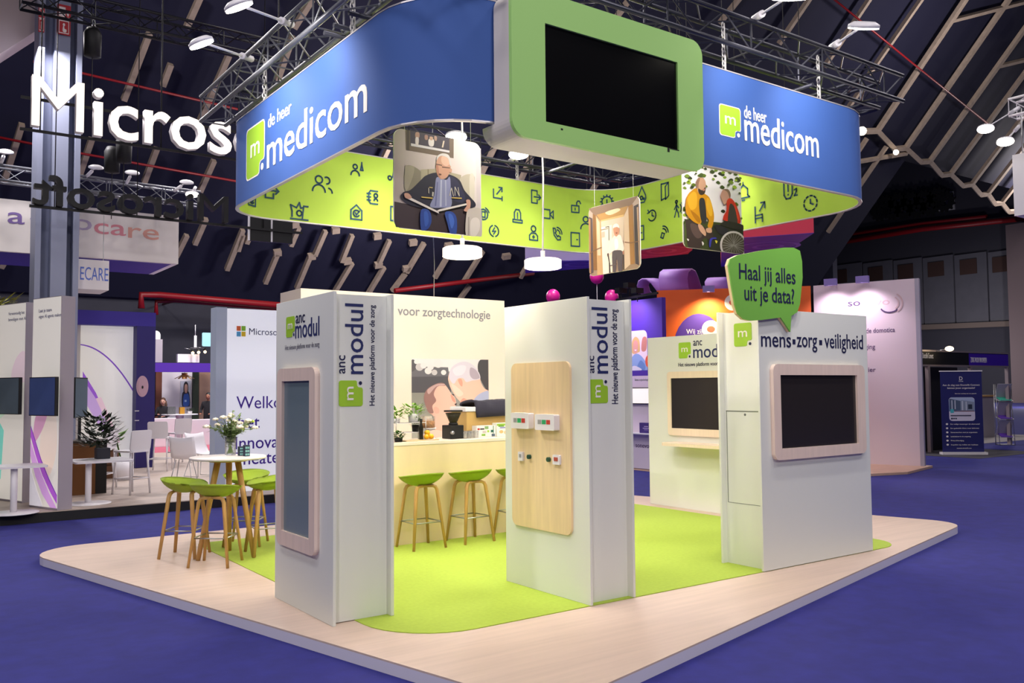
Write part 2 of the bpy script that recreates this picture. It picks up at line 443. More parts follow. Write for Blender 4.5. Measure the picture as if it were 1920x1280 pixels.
# steel column carrying a girder
cx0, cx1 = 2.42, 3.20
col = thing('steel_column', 'tall blue-lit steel column behind the white graphic panels', 'column', (2.81, 19.7, 0.062))
M_colm = mat('column_blue_cast', '8f95ac', 0.6)  # blue cast of the light is put into the column colour
m = MB(); m.box(cx0, cx0+0.10, 19.3, 20.0, 0.062, 10.3); m.build('flange', M_colm, col)
m = MB(); m.box(cx1-0.10, cx1, 19.3, 20.0, 0.062, 10.3); m.build('flange', M_colm, col)
m = MB(); m.box(cx0+0.101, cx1-0.101, 19.6, 19.75, 0.062, 10.3); m.build('web', mat('column_web', '767d98', 0.6), col)
m = MB(); m.box(2.70, 2.98, 19.32, 19.599, 0.062, 10.1); m.build('rib', M_colm, col)
gd = MB()
gd.bar(at(70, -5, y=20.5), at(-90, 95, y=20.5), 0.8, 1.15)
struct(gd.build('trim_girder', mat('girder_taupe', 'c4b2ac', 0.85)))
for nm, lab, xc, dxx in (('fire_sign', 'red hose reel and call point sign, the wider one on the column front', 120, 13), ('fire_sign', 'narrow red fire sign on the left edge of the column', 78, 6)):
    p, q = at(xc-dxx, 62 if dxx > 10 else 58, y=19.26), at(xc+dxx, 12 if dxx > 10 else 10, y=19.26)
    t = thing(nm, lab, 'safety sign', (p.x, 19.26, p.z))
    wd, ht = q.x-p.x, q.z-p.z
    m = MB(); m.box(p.x, q.x, 19.26, 19.298, p.z, q.z); m.build('plate', mat('sign_red', 'b81e28', 0.5), t)
    E1 = 'f0e4e0'
    picture('pictogram', t, (p.x, 19.26, p.z), X, Z, wd, ht, [
        (E1, R(.05,.485,.95,.515)), (E1, R(.12,.03,.16,.47)), (E1, R(.84,.03,.88,.47)), (E1, R(.12,.03,.88,.06)), (E1, R(.12,.44,.88,.47)),
        (E1, ell(.5,.33,.09,.05)), (E1, smooth([(.42,.10),(.44,.28),(.52,.28),(.55,.2),(.7,.17),(.66,.08)])),
        (E1, R(.12,.6,.6,.92)), ('b81e28', ell(.36,.76,.12,.08)), (E1, smooth([(.6,.85),(.85,.75),(.8,.62),(.7,.7)]))])

# ------------------------------------------------------------------ the stand: platform and carpet
def corner_path(corners):                      # [(x,y,r)] closed, arcs at each corner
    out = []; k = len(corners)
    for i in range(k):
        p0, p1, p2 = (V3((*corners[(i+j-1) % k][:2], 0)) for j in range(3)); r = corners[i][2]
        a, b = (p0-p1).normalized(), (p2-p1).normalized()
        ang = a.angle(b); d = r/math.tan(ang/2)
        s, e = p1+a*d, p1+b*d; c = p1 + (a+b).normalized()*(r/math.sin(ang/2))
        a0 = math.atan2(s.y-c.y, s.x-c.x); a1 = math.atan2(e.y-c.y, e.x-c.x); da = a1-a0
        while da > PI: da -= 2*PI
        while da < -PI: da += 2*PI
        for q in range(9):
            t = a0+da*q/8; out.append((c.x+r*math.cos(t), c.y+r*math.sin(t)))
    return out
PLAT = [(3.08,3.95,0.5),(11.45,5.93,0.42),(10.0,11.45,0.5),(1.33,11.42,0.55)]
pf = thing('stand_platform', 'low rounded beige plank platform with a white edge under the whole stand', 'platform', (6.4, 7.7, FL))
m = MB(); pl = corner_path(PLAT)
m.slab(pl, (0,0,-0.012), X, Y, Z, 0.012); m.build('plank_top', M_plank, pf)
m = MB(); m.slab(corner_path([(a, b, r) for a, b, r in PLAT]), (0,0,FL+0.001), X, Y, Z, -FL-0.0135); m.build('edge', M_edge, pf)
cp = MB(); cp.slab(corner_path([(3.03,5.56,0.62),(9.42,5.56,0.4),(9.42,10.55,0.3),(3.05,10.6,0.12)]), (0,0,0.0005), X, Y, Z, 0.006)
tag(cp.build('lime_carpet', M_lime), 'bright lime green carpet laid on the stand platform', 'carpet')

# ------------------------------------------------------------------ logo block
def rlogo(w, h):
    r = 0.10*w; nx, ny = 0.74*w, 0.24*h
    pts = rrect(0, w, 0, h, r, 4)
    arc = pts[0:5]; arc2 = pts[5:10]; arc3 = pts[10:15]
    return arc + arc2 + arc3 + [(nx-r, 0), (nx-0.02*w, 0.03*h), (nx, ny-0.05*h), (nx+0.06*w, ny), (w-0.04*w, ny+0.01*h), (w, ny+0.06*h)]
def logo(parent, o, u, v, w, h, dotm, letterm=None, edge=None):
    o, u, v = V3(o), V3(u).normalized(), V3(v).normalized(); n = u.cross(v)
    if edge:
        m = MB(); e = 0.03*w
        m.slab([((a-w/2)*(1+2*e/w)+w/2, (b-h/2)*(1+2*e/h)+h/2) for a, b in rlogo(w, h)], o+n*0.0003, u, v, n, 0.002); m.build('logo_outline', edge, parent)
    m = MB(); m.slab(rlogo(w, h), o+n*0.0005, u, v, n, 0.003); lm = m.build('logo_mark', M_logo, parent)
    lettering('m', lm, letterm or M_logoedge, o+u*w*0.5+v*h*0.40+n*0.0035, u, v, h*0.40, width=w*0.52, align='C', depth=0.002, name='logo_letter')
    m = MB(); m.slab(ell(w*0.90, h*0.10, w*0.07, w*0.07, 16), o+n*0.0005, u, v, n, 0.003); m.build('logo_dot', dotm, lm)

ZP = 2.537
# ------------------------------------------------------------------ pillars
def fbox(px, **pl):                            # mean rectangle of four pixel corners TL TR BL BR on a plane
    P = [at(a, b, **pl) for a, b in px]
    if 'x' in pl: hor = lambda p: p.y
    else: hor = lambda p: p.x
    l = (hor(P[0])+hor(P[2]))/2; r = (hor(P[1])+hor(P[3]))/2
    return l, r, (P[2].z+P[3].z)/2, (P[0].z+P[1].z)/2
def frame_screen(parent, plane, val, outer, screen, wood, glass, rad=0.06, thick=0.045):
    l, r, b, t = outer; sl, sr, sb, st = screen
    if plane == 'x':  u, n, o = -Y, -X, V3((val, 0, 0)); conv = lambda a: -a
    else: u, n, o = X, -Y, V3((0, val, 0)); conv = lambda a: a
    A0, A1, B0, B1 = conv(l), conv(r), conv(sl), conv(sr)
    m = MB(); m.frame(rrect(A0, A1, b, t, rad, 6), rrect(B0, B1, sb, st, 0.004, 6), o, u, Z, n, thick)
    fr = m.build('screen_frame', wood, parent)
    m = MB(); m.slab(rrect(B0, B1, sb, st, 0.003, 2), o, u, Z, n, thick*0.45); m.build('screen', glass, fr)

# left pillar (its graphic side faces the left aisle)
lp = thing('display_pillar', 'white pillar with a tall portrait screen, nearest the left corner of the platform', 'display pillar', (3.08, 6.87, 0.0))
m = MB(); m.box(2.82, 2.845, 6.262, 7.46, 0.001, ZP, 0.003); m.build('side_board', M_white, lp)
m = MB(); m.box(3.312, 3.337, 6.262, 7.46, 0.007, ZP, 0.003); m.build('side_board', M_white, lp)
m = MB(); m.box(2.846, 3.311, 6.335, 7.42, 0.007, ZP-0.012); m.build('core', M_white, lp)
fo = fbox(((528.5,690.5),(600,689),(527.6,1016.6),(599.5,1043)), x=2.82)
fs = fbox(((537,714),(589,714),(537,993),(589,1010)), x=2.82)
frame_screen(lp, 'x', 2.82, fo, fs, M_birchpale, mat('tall_screen_glass', '70828a', 0.28, spec=0.6), 0.07)  # reflected light is put into the screen's grey-blue base colour
xl = 2.82
a, b = at(537, 632, x=xl), at(552, 588, x=xl)
p = at(537, 633, x=xl); q = at(553, 592, x=xl)
logo(lp, (xl, p.y, p.z), -Y, Z, abs(q.y-p.y), q.z-p.z, M_navy)
def put(parent, s, m, px0, px1, size, plane, bold=None, depth=0.003, name='lettering'):
    """baseline from pixel px0 to px1 on a wall plane ('x',v) or ('y',v) or a general (p,n)"""
    if plane[0] == 'x': P, Q = at(*px0, x=plane[1]), at(*px1, x=plane[1]); u = -Y; wd = P.y-Q.y
    else: P, Q = at(*px0, y=plane[1]), at(*px1, y=plane[1]); u = X; wd = Q.x-P.x
    if size is None: size = wd*0.2
    P.z = (P.z+Q.z)/2
    return lettering(s, parent, m, P, u, Z, size, width=wd, depth=depth, name=name, bold=0.005 if bold is None else bold)
put(lp, 'anc', M_navy2, (555,606), (572,604), 0.10, ('x', xl))
put(lp, 'modul', M_navy, (554,634), (599,628), 0.155, ('x', xl))
put(lp, 'Het nieuwe platform voor de zorg', M_grey, (535,655), (599,650), 0.04, ('x', xl))
def spine_text(parent, yv, xa, xb, logo_px, anc_px, modul_px, tag_px):
    # text running upwards on a face looking towards -y
    def rect(px): P, Q = at(*px[0], y=yv), at(*px[1], y=yv); return P, Q
    P, Q = rect(logo_px)     # bottom-left, top-right
    wv, hv = Q.z-P.z, Q.x-P.x
    logo(parent, (Q.x, yv, P.z), Z, -X, wv, hv, M_navy2)
    for s, px, mm in (('anc', anc_px, M_navy2), ('modul', modul_px, M_navy), ('Het nieuwe platform voor de zorg', tag_px, M_navy2)):
        P, Q = rect(px)
        lettering(s, parent, mm, (Q.x, yv, P.z), Z, -X, (Q.x-P.x), width=Q.z-P.z, depth=0.003)
spine_text(lp, 6.335, 2.9, 3.3, ((635,762),(680,713)), ((630,700),(647,666)), ((646,701),(680.5,570)), ((692.5,760),(702,572)))

# middle pillar with call buttons on a birch board
mp = thing('display_pillar', 'white pillar with a tall wooden board of call devices, at the front of the lime carpet', 'display pillar', (5.01, 6.15, 0.0))
m = MB(); m.box(4.757, 4.782, 5.55, 6.74, 0.007, ZP, 0.003); m.build('side_board', M_white, mp)
m = MB(); m.box(5.232, 5.257, 5.55, 6.74, 0.007, ZP, 0.003); m.build('side_board', M_white, mp)
m = MB(); m.box(4.783, 5.231, 5.62, 6.70, 0.007, ZP-0.012); m.build('core', M_white, mp)
xm = 4.757
l, r, b, t = fbox(((961,680.6),(1072.7,678),(964.8,982.5),(1074,1003.7)), x=xm)
bd = MB(); bd.slab(rrect(-l, -r, b, t, 0.07, 6), (xm, 0, 0), -Y, Z, -X, 0.022)
bd = bd.build('wooden_board', M_birch, mp)
xd = xm-0.022
for (pa, pb, red) in (((968,802),(1001,774),1), ((1013,805),(1049,777),1)):
    P, Q = at(*pa, x=xd), at(*pb, x=xd)
    m = MB(); m.slab(rrect(-P.y, -Q.y, P.z, Q.z, 0.012, 4), (xd, 0, 0), -Y, Z, -X, 0.06)
    d = m.build('call_unit', M_whitepl, mp)
    yy, zz, w2, h2 = P.y, P.z, P.y-Q.y, Q.z-P.z
    m = MB(); m.slab(R(-yy+w2*.38, zz+h2*.38, -yy+w2*.58, zz+h2*.66), (xd-0.06, 0, 0), -Y, Z, -X, 0.002); m.build('indicator', mat('led_green', '2aa566', 0.4), d)
    m = MB(); m.slab(R(-yy+w2*.61, zz+h2*.38, -yy+w2*.80, zz+h2*.66), (xd-0.06, 0, 0), -Y, Z, -X, 0.002); m.build('indicator', mat('led_red', 'c23a30', 0.4), d)
    m = MB(); m.slab(R(-yy+w2*.16, zz+h2*.38, -yy+w2*.35, zz+h2*.66), (xd-0.06, 0, 0), -Y, Z, -X, 0.002); m.build('indicator', mat('led_grey', '9a9a9a', 0.4), d)
for pa, pb, mm in (((974.5,863),(983,847),M_whitepl), ((1039.5,870),(1052,853),M_whitepl)):
    P, Q = at(*pa, x=xd), at(*pb, x=xd)
    m = MB(); m.slab(rrect(-P.y, -Q.y, P.z, Q.z, 0.006, 3), (xd, 0, 0), -Y, Z, -X, 0.02); d = m.build('wall_switch', mm, mp)
    m = MB(); m.slab(R(-P.y+.02, P.z+.03, -Q.y-.02, Q.z-.02), (xd-0.02, 0, 0), -Y, Z, -X, 0.003); m.build('switch_plate', mat('plate_red', 'b0483c', 0.4) if pa[0] > 1000 else MATS['led_grey'], d)
for px in ((994, 856), (1030.5, 861)):
    c = at(*px, x=xd); m = MB(); m.slab(ell(-c.y, c.z, 0.02, 0.02, 16), (xd, 0, 0), -Y, Z, -X, 0.025); m.build('push_button', mat('button_green', '1d4a38', 0.4), mp)
spine_text(mp, 5.62, 4.8, 5.2, ((1104,756),(1139,711)), ((1101,699),(1113.5,667)), ((1110,700),(1138,577)), ((1147,757),(1156,580)))

# right pillar: wide landscape screen
rp = thing('display_pillar', 'wide white pillar with a landscape screen and a speech bubble, at the right of the stand', 'display pillar', (7.85, 5.81, 0.0))
m = MB(); m.box(6.935, 8.757, 5.548, 5.573, 0.007, ZP, 0.003); m.build('front_board', M_white, rp)
m = MB(); m.box(6.95, 8.757, 6.06, 6.085, 0.007, ZP, 0.003); m.build('rear_board', M_white, rp)
m = MB(); m.box(7.02, 8.70, 5.574, 6.059, 0.007, ZP-0.01); m.build('core', M_white, rp)
fo = fbox(((1443,684),(1614,683),(1446.5,861),(1618,850)), y=5.548)
fs = fbox(((1456,703),(1599.7,703.4),(1460,840),(1603.8,831)), y=5.548)
frame_screen(rp, 'y', 5.548, fo, fs, M_birchpale, mat('wide_screen_glass', '2c2727', 0.22, spec=0.5), 0.07)
put(rp, 'mens', M_navy2, (1427,650), (1483,650), 0.155, ('y', 5.548))
put(rp, 'zorg', M_navy2, (1494,650), (1532,651), 0.155, ('y', 5.548))
put(rp, 'veiligheid', M_navy2, (1546,652), (1618,654), 0.155, ('y', 5.548))
for pa, pb in (((1486,645),(1491,636)), ((1536,646.5),(1541,637.5))):
    P, Q = at(*pa, y=5.548), at(*pb, y=5.548)
    m = MB(); m.box(P.x, Q.x, 5.545, 5.548, P.z, Q.z); m.build('lettering', M_navy2, rp)
P, Q = at(1377, 650, x=7.02), at(1409, 604, x=7.02)
logo(rp, (7.02, P.y, P.z), -Y, Z, abs(P.y-Q.y), Q.z-P.z, M_navy2)
m = MB(); zs1, zs0 = at(1400, 771, x=7.02).z, at(1400, 945, x=7.02).z
m.box(7.0185, 7.02, 5.60, 6.045, zs1-0.005, zs1+0.005); m.box(7.0185, 7.02, 6.035, 6.042, zs0, zs1); m.box(7.0185, 7.02, 5.60, 6.042, zs0-0.002, zs0+0.002)
hs = m.build('hatch_seam', mat('seam_grey', '6f7468', 0.8), rp)
c = at(1397, 777, x=7.02); m = MB(); m.slab(ell(-c.y, c.z, .012, .012, 12), (7.02, 0, 0), -Y, Z, -X, 0.003); m.build('hatch_lock', M_steel, hs)
# speech bubble
sb = thing('speech_bubble', 'green speech bubble sign fixed to the top of the right pillar', 'sign', (7.1, 5.52, 2.4))
bp = [(1366,497),(1370,485),(1384,478),(1430,469),(1470,464),(1488,464),(1500,470),(1504,490),(1505,520),(1500,570),(1495,585),(1484,592),(1483,606),(1482,622),(1476,613),(1470,604),(1464,595),(1425,600),(1408,601),(1395,598),(1384,588),(1378,570),(1371,530)]
wb_ = [(at(a, b, y=5.50).x, at(a, b, y=5.50).z) for a, b in bp]
m = MB(); m.slab(wb_, (0, 5.515, 0), X, Z, -Y, 0.015); m.build('front_face', mat('bubble_green', '78b84a', 0.55), sb)
m = MB(); m.slab(wb_, (0, 5.545, 0), X, Z, -Y, 0.0295); m.build('wood_edge', M_birch, sb)
put(sb, 'Haal jij alles', M_navy2, (1386,534), (1491,521), 0.15, ('y', 5.50))
put(sb, 'uit je data?', M_navy2, (1396,572), (1489,560), 0.15, ('y', 5.50))

# back right pillar with screen and shelf
XB = 9.65
M_birchlight = mat('birch_light', 'f1dec4', 0.5, noise=0.04, nscale=4, stretch=(7, 7, 0.5))
bk = thing('display_pillar', 'white pillar with a screen and small shelf, partly behind the wide right pillar', 'display pillar', (9.9, 8.95, 0.0))
m = MB(); m.box(XB, XB+0.025, 8.0, 9.84, 0.001, ZP, 0.003); m.build('side_board', M_white, bk)
m = MB(); m.box(XB+0.026, XB+0.48, 8.05, 9.79, 0.001, ZP-0.01); m.build('core', M_white, bk)
def bx(px, py): return at(px, py, x=XB)
P, Q = bx(1273, 672), bx(1295, 641)
logo(bk, (XB, P.y, P.z), -Y, Z, abs(P.y-Q.y), Q.z-P.z, M_navy2)
k = abs(P.y-Q.y)/22.0
lettering('anc', bk, M_navy2, bx(1300, 648), -Y, Z, 0.11, width=k*15.5, depth=0.003)
lettering('modul', bk, M_navy, bx(1300, 671), -Y, Z, 0.19, width=k*61, depth=0.003)
lettering('Het nieuwe platform voor de zorg', bk, M_navy2, bx(1272, 687), -Y, Z, 0.055, width=k*92, depth=0.003)
P, Q = bx(1254, 815), bx(1254, 697); P2, Q2 = bx(1261, 802), bx(1260, 709)
frame_screen(bk, 'x', XB, ((P.y+Q.y)/2, (P.y+Q.y)/2-1.42, P.z, Q.z), ((P2.y+Q2.y)/2, (P2.y+Q2.y)/2-1.28, P2.z, Q2.z), M_birchlight, mat('small_screen_glass', '221f20', 0.3, spec=0.4), 0.05, 0.03)
P = bx(1265, 827); m = MB(); m.slab(rrect(P.y-1.25, P.y-0.02, XB-0.36, XB+0.02, 0.12, 6), (0, 0, P.z-0.045), Y, X, -Z, -0.045)
m.build('shelf', M_birchlight, bk)

# ------------------------------------------------------------------ the hanging ring banner
RZ0, RZ1 = 3.80, 4.765
RC = [(3.155,5.45,0.72),(9.12,5.45,0.75),(9.12,10.13,0.85),(3.155,10.08,0.58)]
ring = corner_path(RC)
def offset(path, d):
    out = []; k = len(path)
    for i in range(k):
        a, b = V3((*path[i-1], 0)), V3((*path[(i+1) % k], 0)); t = (b-a).normalized()
        out.append((path[i][0]-t.y*d, path[i][1]+t.x*d))
    return out
inner = offset(ring, 0.03)
bn = thing('ring_banner', 'large blue fabric ring banner with lime inside, hung from the truss over the stand', 'hanging banner', (6.1, 7.8, RZ0))
def skin(path, z0, z1, name, m_, flip=False):
    m = MB(); k = len(path)
    vb = [m.bm.verts.new((*p, z0)) for p in path]; vt = [m.bm.verts.new((*p, z1)) for p in path]
    for i in range(k):
        f = m.bm.faces.new((vb[i], vb[(i+1) % k], vt[(i+1) % k], vt[i])); f.smooth = True
        if flip: f.normal_flip()
    return m.build(name, m_, bn, fix=False)
skin(ring, RZ0+0.012, RZ1-0.012, 'outer_fabric', M_banner)
skin(inner, RZ0+0.012, RZ1-0.012, 'inner_fabric', M_bannerlime, True)
for z in (RZ0, RZ1-0.012):
    m = MB(); k = len(ring)
    m.frame(offset(ring, -0.004), offset(ring, 0.034), (0, 0, z), X, Y, Z, 0.012); m.build('rim', mat('rim_alu', 'b8b4b8', 0.4, metal=0.5), bn)
# lettering on the outside
xo = 3.155
def rectx(pl, tl, br): P, Q = at(*tl, x=pl), at(*br, x=pl); return P, Q
P, Q = at(462, 322, x=xo), at(496, 222, x=xo)
zl0 = at(463, 338, x=xo).z; zl1 = at(464, 247, x=xo).z
yl0 = at(463, 300, x=xo).y; yl1 = at(495.5, 270, x=xo).y
logo(bn, (xo, yl0, zl0), -Y, Z, yl0-yl1, zl1-zl0, M_logoedge, edge=M_logoedge)
def pl_put(s, mm, pa, pb, size, plane): return put(bn, s, mm, pa, pb, size, plane, depth=0.004, bold=0.007)
dk = mat('outline_dark', '3a2f6a', 0.7)
pl_put('de heer', M_logoedge, (503,238), (547,214), 0.135, ('x', xo))
pl_put('medicom', M_logoedge, (501,313), (689,211), 0.36, ('x', xo))
yo = 5.45
P, Q = at(1350, 253, y=yo), at(1387, 205, y=yo); zz1 = at(1349, 195, y=yo).z
logo(bn, (P.x, yo, at(1350, 251, y=yo).z), X, Z, Q.x-P.x, zz1-at(1350, 251, y=yo).z, M_logoedge, edge=M_logoedge)
pl_put('de heer', M_logoedge, (1395,221), (1437,231), 0.125, ('y', yo))
pl_put('medicom', M_logoedge, (1396,261), (1535,297), 0.30, ('y', yo))
# icons on the inside
def ringhit(px, py):
    d = ray(px, py); best = None; k = len(inner)
    for i in range(k):
        ax, ay = inner[i]; bx_, by_ = inner[(i+1) % k]; ex, ey = bx_-ax, by_-ay
        den = d.x*ey-d.y*ex
        if abs(den) < 1e-9: continue
        t = (ax*ey-ay*ex)/den; s = (ax*d.y-ay*d.x)/den
        if 0 <= s <= 1 and t > 0 and (best is None or t > best[0]): best = (t, V3((ex, ey, 0)).normalized())
    t, tan = best; p = V3((0, 0, HC))+d*t
    return p, -tan                              # from inside the right-hand direction runs against the path
M_icon = mat('icon_ink', '12405a', 0.7)
def snap(q):                                    # onto the curved inner fabric, just in front of it
    best = None; k = len(inner)
    for i in range(k):
        a, b = V3((*inner[i], 0)), V3((*inner[(i+1) % k], 0)); e = b-a; t = max(0, min(1, (V3((q.x, q.y, 0))-a).dot(e)/e.length_squared))
        c = a+e*t; d = (c.x-q.x)**2+(c.y-q.y)**2
        if best is None or d < best[0]: best = (d, c, e.normalized())
    _, c, e = best
    return V3((c.x-e.y*0.006, c.y+e.x*0.006, q.z))
def stroke(ic, p, u, pts, w=0.016, closed=False):
    n = u.cross(Z)
    P = [p+u*a+Z*b for a, b in pts]
    if closed: P = P+[P[0]]
    for a, b in zip(P, P[1:]):
        d = b-a
        if d.length < 1e-5: continue
        d.normalize(); s = d.cross(n)*w/2; e = d*w*0.4
        vs = [ic.bm.verts.new(snap(q)) for q in (a-s-e, b-s+e, b+s+e, a+s-e)]
        ic.bm.faces.new(vs)
C12 = lambda cx, cy, r, a0=0, a1=360, n=12: [(cx+r*math.cos(math.radians(a0+(a1-a0)*k/n)), cy+r*math.sin(math.radians(a0+(a1-a0)*k/n))) for k in range(n+1)]
ICON = {
 'people': [C12(-.04,.07,.05), C12(-.04,-.09,.09,0,180), C12(.07,.07,.045,-90,120), C12(.09,-.09,.06,0,80)],
 'alarmman': [C12(0,-.02,.035), [(-.12,-.1),(.12,-.1)], [(.12,.08),(.06,.08),(.04,-.1)], [(-.1,-.07),(-.1,.0),(-.12,.08),(-.04,.05),(0,.12),(.02,.05),(.05,.06)]],
 'house': [[(-.09,-.1),(-.09,.04),(0,.12),(.09,.04),(.09,-.1),(-.09,-.1)], C12(0,-.01,.05,30,330), [(-.02,0),(0,-.03),(.05,.03)]],
 'book': [[(.07,.1),(-.05,.1),(-.08,.06),(-.08,-.06),(-.05,-.1),(.07,-.1)], [(-.11,.05),(-.05,.05)], [(-.11,0),(-.05,0)], [(-.11,-.05),(-.05,-.05)], C12(.04,.03,.03), C12(.04,-.05,.03,0,180)],
 'bell_person': [C12(-.03,.04,.035), C12(-.03,-.09,.07,0,180), [(.06,0),(.08,.09),(.1,0),(.06,0)], [(.08,.09),(.08,.12)]],
 'shower': [C12(-.05,-.02,.03), [(0,0),(.02,.1)], [(.04,.02),(.06,.1)]],
 'arrowbed': [[(-.08,.06),(-.08,-.07)], [(-.08,-.07),(.08,-.07)], [(.08,-.04),(.08,-.1)], [(-.02,-.01),(.08,.1)], [(.02,.1),(.08,.1),(.08,.04)]],
 'exit': [[(.04,.03),(.04,.1),(-.07,.1),(-.07,-.1),(.04,-.1),(.04,-.04)], [(-.02,0),(.11,0)], [(.07,.04),(.11,0),(.07,-.04)]],
 'clock': [C12(0,0,.08), [(-.03,.04),(-.03,-.04),(.03,-.04),(.03,.04),(-.03,.04)], C12(0,0,.11,20,70,4), C12(0,0,.11,200,250,4)],
 'recharge': [C12(0,0,.085,-70,80), C12(0,0,.085,110,260), [(.01,.05),(-.03,-.01),(.03,0),(-.01,-.05)]],
 'siren': [[(-.06,-.06),(-.06,.05),(-.03,.1),(.03,.1),(.06,.05),(.06,-.06)], [(-.09,-.06),(.09,-.06),(.09,-.1),(-.09,-.1),(-.09,-.06)], [(0,.05),(0,-.01)], [(0,-.03),(0,-.035)]],
 'camera': [[(-.1,.07),(.05,.07),(.05,-.07),(-.1,-.07),(-.1,.07)], [(.05,.0),(.12,.06),(.12,-.06),(.05,0)]],
 'nurse': [C12(0,.07,.045), [(-.08,-.11),(-.08,-.04),(-.04,.0),(.04,.0),(.08,-.04),(.08,-.11),(-.08,-.11)], [(-.02,-.06),(.02,-.06)], [(0,-.04),(0,-.08)]],
 'phone': [[(-.09,.08),(-.05,.08),(-.03,.03),(-.05,.01),(0,-.05),(.02,-.03),(.06,-.05),(.06,-.09),(.0,-.1),(-.07,-.03),(-.09,.08)], C12(-.01,.0,.06,0,90,5), C12(-.01,.0,.1,0,90,6)],
 'lock': [[(-.07,.02),(.07,.02),(.07,-.09),(-.07,-.09),(-.07,.02)], [(.03,.02),(.03,.07),(.05,.1),(.08,.1),(.1,.06)], [(0,-.02),(0,-.05)]],
 'door': [[(-.08,-.11),(-.08,.11),(.08,.11),(.08,-.11),(-.08,-.11)], [(.03,0),(.045,0)]],
 'person': [C12(0,.06,.045), C12(0,-.1,.09,0,180)],
 'gear': [C12(0,0,.085), [(0,.03),(0,-.02)]] + [[(.085*math.cos(t),.085*math.sin(t)),(.11*math.cos(t),.11*math.sin(t))] for t in [k*PI/6 for k in range(12)]],
 'drop': [[(0,.13),(-.07,.0),(-.075,-.05),(-.04,-.1),(.04,-.1),(.075,-.05),(.07,0),(0,.13)], C12(-.01,-.03,.025), C12(.035,-.05,.01,0,360,6)],
 'doors': [[(-.07,-.12),(-.07,.11),(.07,.11),(.07,-.08),(.01,-.12),(.01,.06),(.07,.11)], [(-.07,-.12),(.01,-.1)]],
 'timer': [C12(0,0,.085,-150,130), [(0,.05),(0,0),(.04,-.02)], [(-.09,.1),(-.06,.06),(-.1,.05)]],
 'walk': [C12(-.03,.1,.02,0,360,6), [(-.03,.07),(-.03,-.0),(.0,-.06),(.01,-.12)], [(-.03,0),(-.07,-.11)], [(-.07,.0),(-.03,.06),(.01,.01)], C12(-.02,.0,.08,-40,40,5), C12(-.02,.0,.11,-40,40,6)],
 'sensor': [[(-.09,-.08),(-.04,-.1),(-.01,-.03),(-.06,-.01),(-.09,-.08)], C12(-.04,-.02,.07,0,90,5), C12(-.04,-.02,.11,0,90,6)],
 'bell': [[(-.1,-.07),(-.07,-.04),(-.07,.04),(0,.1),(.07,.04),(.07,-.04),(.1,-.07),(-.1,-.07)], [(-.02,-.1),(.02,-.1)], [(0,.1),(0,.13)]],
 'chair': [[(-.08,.08),(-.08,-.12)], [(-.08,-.03),(.03,-.03),(.03,-.12)], [(-.08,-.07),(.03,-.07)], [(-.01,.02),(.07,.12)], [(.01,.12),(.07,.12),(.07,.05)]],
 'excl': [[(-.06,.1),(-.06,-.05),(-.03,-.1),(.03,-.1),(.06,-.05),(.06,.1)], [(0,.08),(0,-.01)], [(0,-.05),(0,-.055)], [(.09,-.01),(.12,0),(.12,-.03),(.09,-.08),(.13,-.08)]],
 'dashclock': [C12(0,0,.1,a,a+20,2) for a in range(0, 360, 36)] + [[(0,.05),(0,0),(.04,-.02)]],
}
for nm, px, py, s in (('alarmman',561,397,1),('people',603,347,1),('bell_person',669,318,.9),('house',668,399,.9),('book',700,370,.9),('shower',736,332,.9),('door',741,401,.9),
    ('arrowbed',933,363,1),('exit',1003,369,1),('clock',906,402,1),('recharge',926,433,1),('siren',970,405,1),('camera',1026,401,1),('nurse',1000,437,1),('phone',1045,438,1),
    ('lock',1078,388,1),('door',1078,449,1),('person',1098,418,1),('gear',1138,378,1),('drop',1204,367,1.1),('doors',1247,358,1.1),('timer',1223,404,1),('walk',1272,391,1.1),
    ('sensor',1247,434,1),('bell',1394,361,1.1),('chair',1426,398,1.1),('excl',1478,357,1.1),('dashclock',1520,381,1),('door',1200,437,1),('exit',507,357,1),('house',472,375,.7)):
    p, u = ringhit(px, py)
    ic = MB()
    for pts in ICON[nm]: stroke(ic, p, u, [(a*s*0.92, b*s*0.92) for a, b in pts], 0.020)
    ic.build('printed_icon', M_icon, bn)

# screen box on the front of the ring
tv = thing('hanging_screen', 'big black screen in a green rounded frame at the front of the ring banner', 'screen', (4.8, 5.3, 3.65))
m = MB(); m.slab(rrect(3.76, 5.82, 3.652, 4.80, 0.13, 8), (0, 5.235, 0), X, Z, Y, 0.205); lip = [q_ for q_ in rrect(3.76, 5.82, 3.652, 3.95, 0.13, 8) if q_[1] < 3.79]; lip = [(3.76, 3.788)]+lip+[(5.82, 3.788)]; m.slab(lip, (0, 5.4405, 0), X, Z, Y, 0.16); m.build('housing', M_bodywhite, tv)
m = MB(); m.frame(rrect(3.755, 5.825, 3.648, 4.806, 0.13, 8), rrect(4.071, 5.511, 3.80, 4.564, 0.003, 8), (0, 5.235, 0), X, Z, -Y, 0.035); m.build('front_frame', M_tvgreen, tv)
m = MB(); m.slab(rrect(4.073, 5.509, 3.802, 4.562, 0.002, 2), (0, 5.2345, 0), X, Z, -Y, 0.018); m.build('screen', mat('tv_glass', '050506', 0.25, spec=0.3), tv)
m = MB(); m.box(5.37, 5.395, 5.198, 5.20, 3.765, 3.80); m.box(5.40, 5.51, 5.198, 5.20, 3.793, 3.80); m.box(4.215, 4.235, 5.198, 5.20, 3.76, 3.773); m.build('sensor', M_black, tv)

